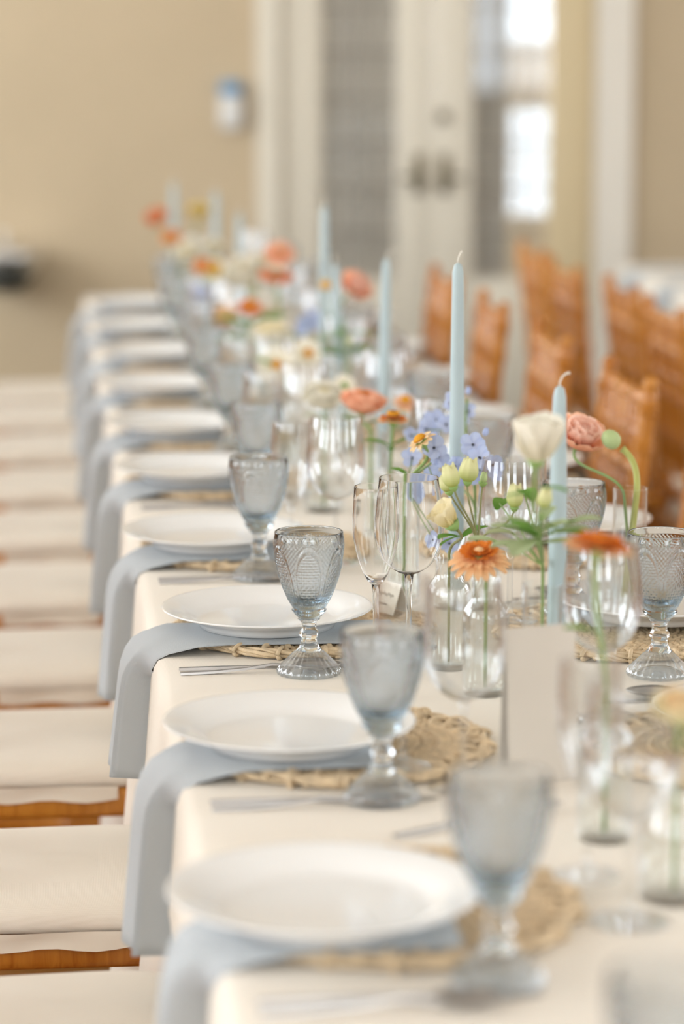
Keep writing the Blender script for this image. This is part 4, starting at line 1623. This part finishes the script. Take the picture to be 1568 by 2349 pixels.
# white bloom + foliage spray
flower('white_bloom', 'soft white bloom leaning on the candle beside the peach ranunculus', 'flower', aty(1228, 1062, 2.83), (.05, -.15, 1), vE, cup_bloom(.029, m_white, 4, 7, 50), .0018,
       leaves=[(.93, -1.8, .2, .035, leaf_m), (.9, 1.2, .2, .03, leaf_m)])
fol, fp, ff = flower('foliage_sprig', 'pale green leafy sprig with small cream buds in front of the candle', 'foliage', aty(1245, 1165, 2.95), (.15, -.2, 1), vE, bud(.008, .022, m_bud), .0016,
                     leaves=[(.62, 1.7, .25, .055, leaf_pale), (.66, -1.6, .2, .06, leaf_pale), (.72, 2.6, .1, .06, leaf_pale), (.76, .9, .4, .05, leaf_m), (.82, -1.2, .5, .046, leaf_pale), (.86, 2.0, .6, .04, leaf_m), (.92, -.4, .6, .04, leaf_pale), (.7, .2, .4, .05, leaf_pale), (.74, 1.5, .5, .055, leaf_pale), (.79, -1.9, .4, .05, leaf_m), (.84, 1.2, .5, .045, leaf_pale), (.89, -2.4, .5, .04, leaf_pale)])
for px, py, Y, az in ((1215, 1135, 3.05, .2), (1200, 1125, 3.3, 2.6), (1145, 1155, 3.25, -.3), (1130, 1240, 3.2, 1.5), (1170, 1220, 3.15, 1.9), (1190, 1250, 3.1, 1.6), (1320, 1195, 2.95, -1.3), (1290, 1215, 2.95, -1.6)):
    p = aty(px, py, Y)
    near = min(fp[6:], key=lambda s: (s - p + Vector((0, 0, .02))).length)
    mk('leaf', petal(.044, .022, -.5, .25, leaf_m if py < 1160 else leaf_pale, .001, .8, .12, name='leaf', seed=px), fol, Matrix.Translation(p - ff) @ Matrix.Rotation(az, 4, 'Z') @ Matrix.Rotation(.4, 4, 'X') @ Matrix.Translation((0, -.015, 0)))
    mk('side_stem', MB().tube([near - ff, near.lerp(p, .5) - ff + Vector((0, 0, .004)), p - ff], .0010, 5).mesh('side_stem', stem_m), fol)
flower('broad_zinnia', 'broad orange zinnia with yellow-green underside beside the beige card', 'flower', aty(1372, 1262, 2.62), (.18, .05, 1), vF,
       zinnia(.037, [m_orange_pale, m_orange, m_orange], 3, 16, -.15, 'disc', 12), .0024, leaves=[(.5, 1.5, .4, .035, leaf_m)])
flower('peach_ranunculus', 'full peach pink ranunculus behind the shorter candle', 'flower', aty(1322, 1022, 3.75), (.28, -.45, .85), vG, ranunculus(.036, [m_coral, m_pink, m_pink], 6, 4), .002, neck_off=(-.008, 0))
flower('poppy_bud', 'nodding round green poppy bud on a thick curved stem', 'flower', aty(1418, 1022, 3.72), (-.75, -.15, .62), vG,
       [('bud', MB().lathe([(0, 0), (.006, .001), (.0105, .005), (.0125, .0115), (.0118, .0185), (.0080, .0245), (.003, .0275), (0, .028)], 24, None, lambda a, z, k: .0005 * math.sin(a * 2)).mesh('bud', c_bud), None)], .0044, stem_yel, neck_off=(.008, 0))
flower('yellow_bloom', 'soft yellow bloom low at the goblet row beside the beige card', 'flower', aty(1560, 1655, 2.25), (0, -.3, 1), vH, ranunculus(.024, [m_cream, m_peach, m_cream], 11), .002)
# receding groups
flower('cone_zinnia', 'flat orange zinnia with tall brown cone and golden crown', 'flower', aty(901, 966, 4.02), (.03, -.05, 1), vI, zinnia(.025, [m_orange_pale, m_orange], 2, 13, -.25, 'cone', 15), .0022,
       leaves=[(.55, 1.4, .5, .04, leaf_m), (.62, -1.5, .5, .04, leaf_m), (.48, 3.0, .5, .04, leaf_m)])
flower('coral_ranunculus', 'coral orange ranunculus seen side-on in front of the candle with bent wick', 'flower', aty(828, 948, 4.3), (.12, -.12, 1), vJ, ranunculus(.036, [m_coral, m_coral, m_orange], 3, flat=.75), .0026,
       leaves=[(.6, 1.2, .5, .04, leaf_m), (.5, -2.0, .5, .04, leaf_m)])
flower('white_bloom', 'round ivory bloom beside the coral ranunculus', 'flower', aty(742, 932, 4.55), (0, -.45, .9), vK, ranunculus(.036, [m_white, m_white, m_cream], 13), .0022, leaves=[(.7, 1.0, .3, .04, leaf_pale)])
flower('green_eyed_bloom', 'small white flower with green eye above the coral ranunculus', 'flower', aty(790, 885, 4.6), (.1, -.9, .4), vK,
       ring(petal(.018, .016, -.1, .2, m_white, .001, .7, .3, seed=9), 6, R(10), .002, 0) + [('flower_disc', dome(.006, .004, c_green, 'flower_disc', 16), None)], .0014)
flower('peach_zinnia', 'small peach zinnia half hidden behind the cone-centred zinnia', 'flower', aty(928, 925, 4.45), (.1, -.6, .8), vI, zinnia(.02, [m_orange_pale, m_pink], 3, 12, -.2, 'disc', 22), .0016)
flower('narcissus', 'white narcissus with wide golden eye facing out', 'flower', aty(634, 838, 5.0), (-.1, -1, .35), vL, narcissus(.034, 3), .002, leaves=[(.7, 2.0, .7, .06, leaf_m)])
flower('narcissus', 'smaller white narcissus with golden eye near the paired candles', 'flower', aty(704, 812, 5.05), (.3, -1, .35), vL, narcissus(.027, 4), .002)
flower('cream_bloom', 'wide cream bloom just above the narcissus', 'flower', aty(622, 788, 5.2), (-.05, -.25, 1), vL, ranunculus(.040, [m_white, m_cream, m_cream], 17, flat=.75), .002)
flower('pink_pompon', 'round pink pompon flower turned away beside the leaning candle', 'flower', aty(806, 666, 5.35), (.55, -.6, .6), vM, ranunculus(.033, [m_coral, m_pink, m_pink], 19, 4), .002,
       leaves=[(.35, 1.2, .2, .06, leaf_m), (.4, -1.4, .2, .06, leaf_m), (.45, 3.0, .3, .06, leaf_m), (.5, .2, .3, .05, leaf_m)])
flower('button_flower', 'tiny yellow button flower in front of the tallest taper', 'flower', aty(747, 655, 5.35), (0, -.6, .8), vM, [('flower_disc', dome(.009, .007, c_yel, 'flower_disc', 18), None)] + ring(petal(.009, .007, .1, .2, m_yellow, 0, .7, .3), 8, R(10), .006, 0), .0012, neck_off=(-.008, 0))
flower('leafy_stem', 'dark green leafy stem beside the paired candles', 'foliage', aty(800, 790, 5.15), (.3, -.2, 1), vM, bud(.005, .014, m_bud), .0016,
       leaves=[(.5, 1.4, .3, .06, leaf_m), (.58, -1.4, .3, .06, leaf_m), (.66, 1.9, .3, .06, leaf_m), (.74, -1.0, .4, .05, leaf_m), (.82, 1.4, .4, .05, leaf_m), (.9, -1.6, .4, .045, leaf_m)])
delphinium('pale blue delphinium tip left of the tallest taper', aty(708, 715, 5.6), (.1, 0, 1), vM, [(705, 740, 0, 1.3), (715, 745, .03, 1.2), (697, 755, 0, 1.2), (722, 728, .0, 1.0)], 5.6)
flower('red_orange_zinnia', 'red-orange zinnia above the bright green leaves', 'flower', aty(574, 706, 5.65), (.2, -.6, .8), vN, zinnia(.027, [m_red, m_red, m_orange], 3, 14, -.3, 'disc', 25), .002,
       leaves=[(.7, 1.0, .4, .095, leaf_m), (.75, -1.0, .4, .095, leaf_m), (.82, -1.7, .4, .06, leaf_m), (.88, -.4, .4, .05, leaf_m), (.78, -2.2, .4, .06, leaf_m)])
flower('peach_bloom', 'loose peach bloom beside the red-orange zinnia', 'flower', aty(527, 738, 5.75), (-.3, -.5, .8), vN, ranunculus(.032, [m_orange_pale, m_peach, m_peach], 27), .002)
flower('leafy_stem', 'bright green leafy stem below the coral zinnia', 'foliage', aty(620, 735, 5.7), (.2, -.2, 1), vN, bud(.006, .015, m_bud), .002,
       leaves=[(.6, 1.4, .3, .095, leaf_m), (.66, -1.4, .3, .095, leaf_m), (.72, 1.9, .3, .095, leaf_m), (.78, -1.0, .4, .06, leaf_m), (.84, 1.0, .4, .06, leaf_m), (.9, -1.6, .4, .05, leaf_m), (.94, .2, .4, .05, leaf_m)])
flower('coral_zinnia', 'coral pink zinnia standing highest over the orange and white one', 'flower', aty(641, 582, 6.0), (.05, -.7, .7), vO, zinnia(.036, [m_coral, m_coral, m_pink], 4, 16, -.2, 'disc', 29), .002)
flower('two_tone_zinnia', 'red-orange flower with creamy white top below the coral zinnia', 'flower', aty(632, 632, 5.95), (.05, -.35, .95), vO, zinnia(.040, [m_red, m_red, m_white, m_white], 4, 16, -.2, 'disc', 31), .002, neck_off=(.006, 0))
flower('white_bloom', 'full shaggy white bloom beside the red-orange and cream flower', 'flower', aty(562, 645, 6.1), (-.2, -.6, .8), vP, ranunculus(.046, [m_white, m_white, m_cream], 33), .002, leaves=[(.8, -1.0, .3, .05, leaf_pale)])
flower('white_bloom', 'small white bloom tucked under the shaggy white one', 'flower', aty(598, 610, 6.15), (.3, -.5, .8), vP, ranunculus(.026, [m_white, m_cream], 34), .002)
flower('white_bloom', 'round white bloom above the yellow flower near the far end', 'flower', aty(436, 595, 6.8), (-.2, -.6, .8), vQ, ranunculus(.038, [m_white, m_cream], 35), .002)
flower('ivory_bloom', 'ivory bloom beside the yellow flower near the far end', 'flower', aty(488, 582, 6.75), (.2, -.6, .8), vQ, ranunculus(.03, [m_white, m_cream], 36), .002)
flower('yellow_zinnia', 'golden yellow zinnia between the white blooms', 'flower', aty(492, 617, 6.65), (.1, -.7, .7), vQ, zinnia(.03, [m_yellow, m_yellow], 3, 14, -.2, 'disc', 37), .002)
flower('red_orange_zinnia', 'small red-orange zinnia touching the golden yellow one', 'flower', aty(463, 610, 6.6), (-.1, -.7, .7), vQ, zinnia(.024, [m_red, m_orange], 3, 13, -.2, 'disc', 38), .002)
delphinium('blue delphinium low beside the peach bloom', aty(465, 655, 6.5), (-.1, 0, 1), vQ, [(460, 672, 0, 1.5), (470, 682, .02, 1.4), (455, 690, 0, 1.3)], 6.5)
flower('orange_ranunculus', 'orange ranunculus reaching highest at the far table end', 'flower', aty(362, 508, 7.35), (-.2, -.6, .8), vR, ranunculus(.030, [m_red, m_coral], 39), .002)
flower('amber_zinnia', 'amber zinnia just below the far orange ranunculus', 'flower', aty(392, 546, 7.3), (.1, -.7, .7), vR, zinnia(.030, [m_orange_pale, m_orange], 3, 13, -.2, 'disc', 40), .002)
flower('pale_yellow_bloom', 'pale yellow bloom in front of a taper at the far end', 'flower', aty(456, 492, 7.2), (.1, -.6, .8), vR, ranunculus(.026, [m_yellow, m_cream], 41), .002)

# ================================================================== let every foot stand free of its neighbours
FOOT = {'bud_vase': .034, 'candle_holder': .034, 'water_goblet': .039, 'champagne_flute': .032, 'wine_glass': .037}


def kind_of(o):
    return o.name.split('.')[0]


standing = [o for o in COL.objects if o.parent is None and kind_of(o) in FOOT]
mats_ = [o for o in COL.objects if o.parent is None and kind_of(o) == 'placemat']
fixed_ = ('champagne_flute.002', 'wine_glass.002')      # the pair in focus stays put
loose = [o for o in standing if kind_of(o) in ('champagne_flute', 'wine_glass') and o.name not in fixed_]
MAT_R = .167
for step in range(12):
    for o in loose:
        r0 = FOOT[kind_of(o)]
        for q in standing:
            if q is o:
                continue
            d = o.location.xy - q.location.xy
            need = r0 + FOOT[kind_of(q)] + .002
            if 1e-6 < d.length < need:
                s_ = d.normalized() * (need - d.length) * (.5 if q in loose else 1.0)
                o.location.x += s_.x
                o.location.y += s_.y
for o in standing:
    if kind_of(o) == 'water_goblet':
        for q in mats_:
            d = o.location.xy - q.location.xy
            if .165 < d.length < MAT_R + .037:
                s_ = d.normalized() * (MAT_R + .037 - d.length)
                o.location.x += s_.x
                o.location.y += s_.y
    for q in mats_:
        if (o.location.xy - q.location.xy).length < MAT_R + FOOT[kind_of(o)] - .006:
            o.location.z = TZ + .0128
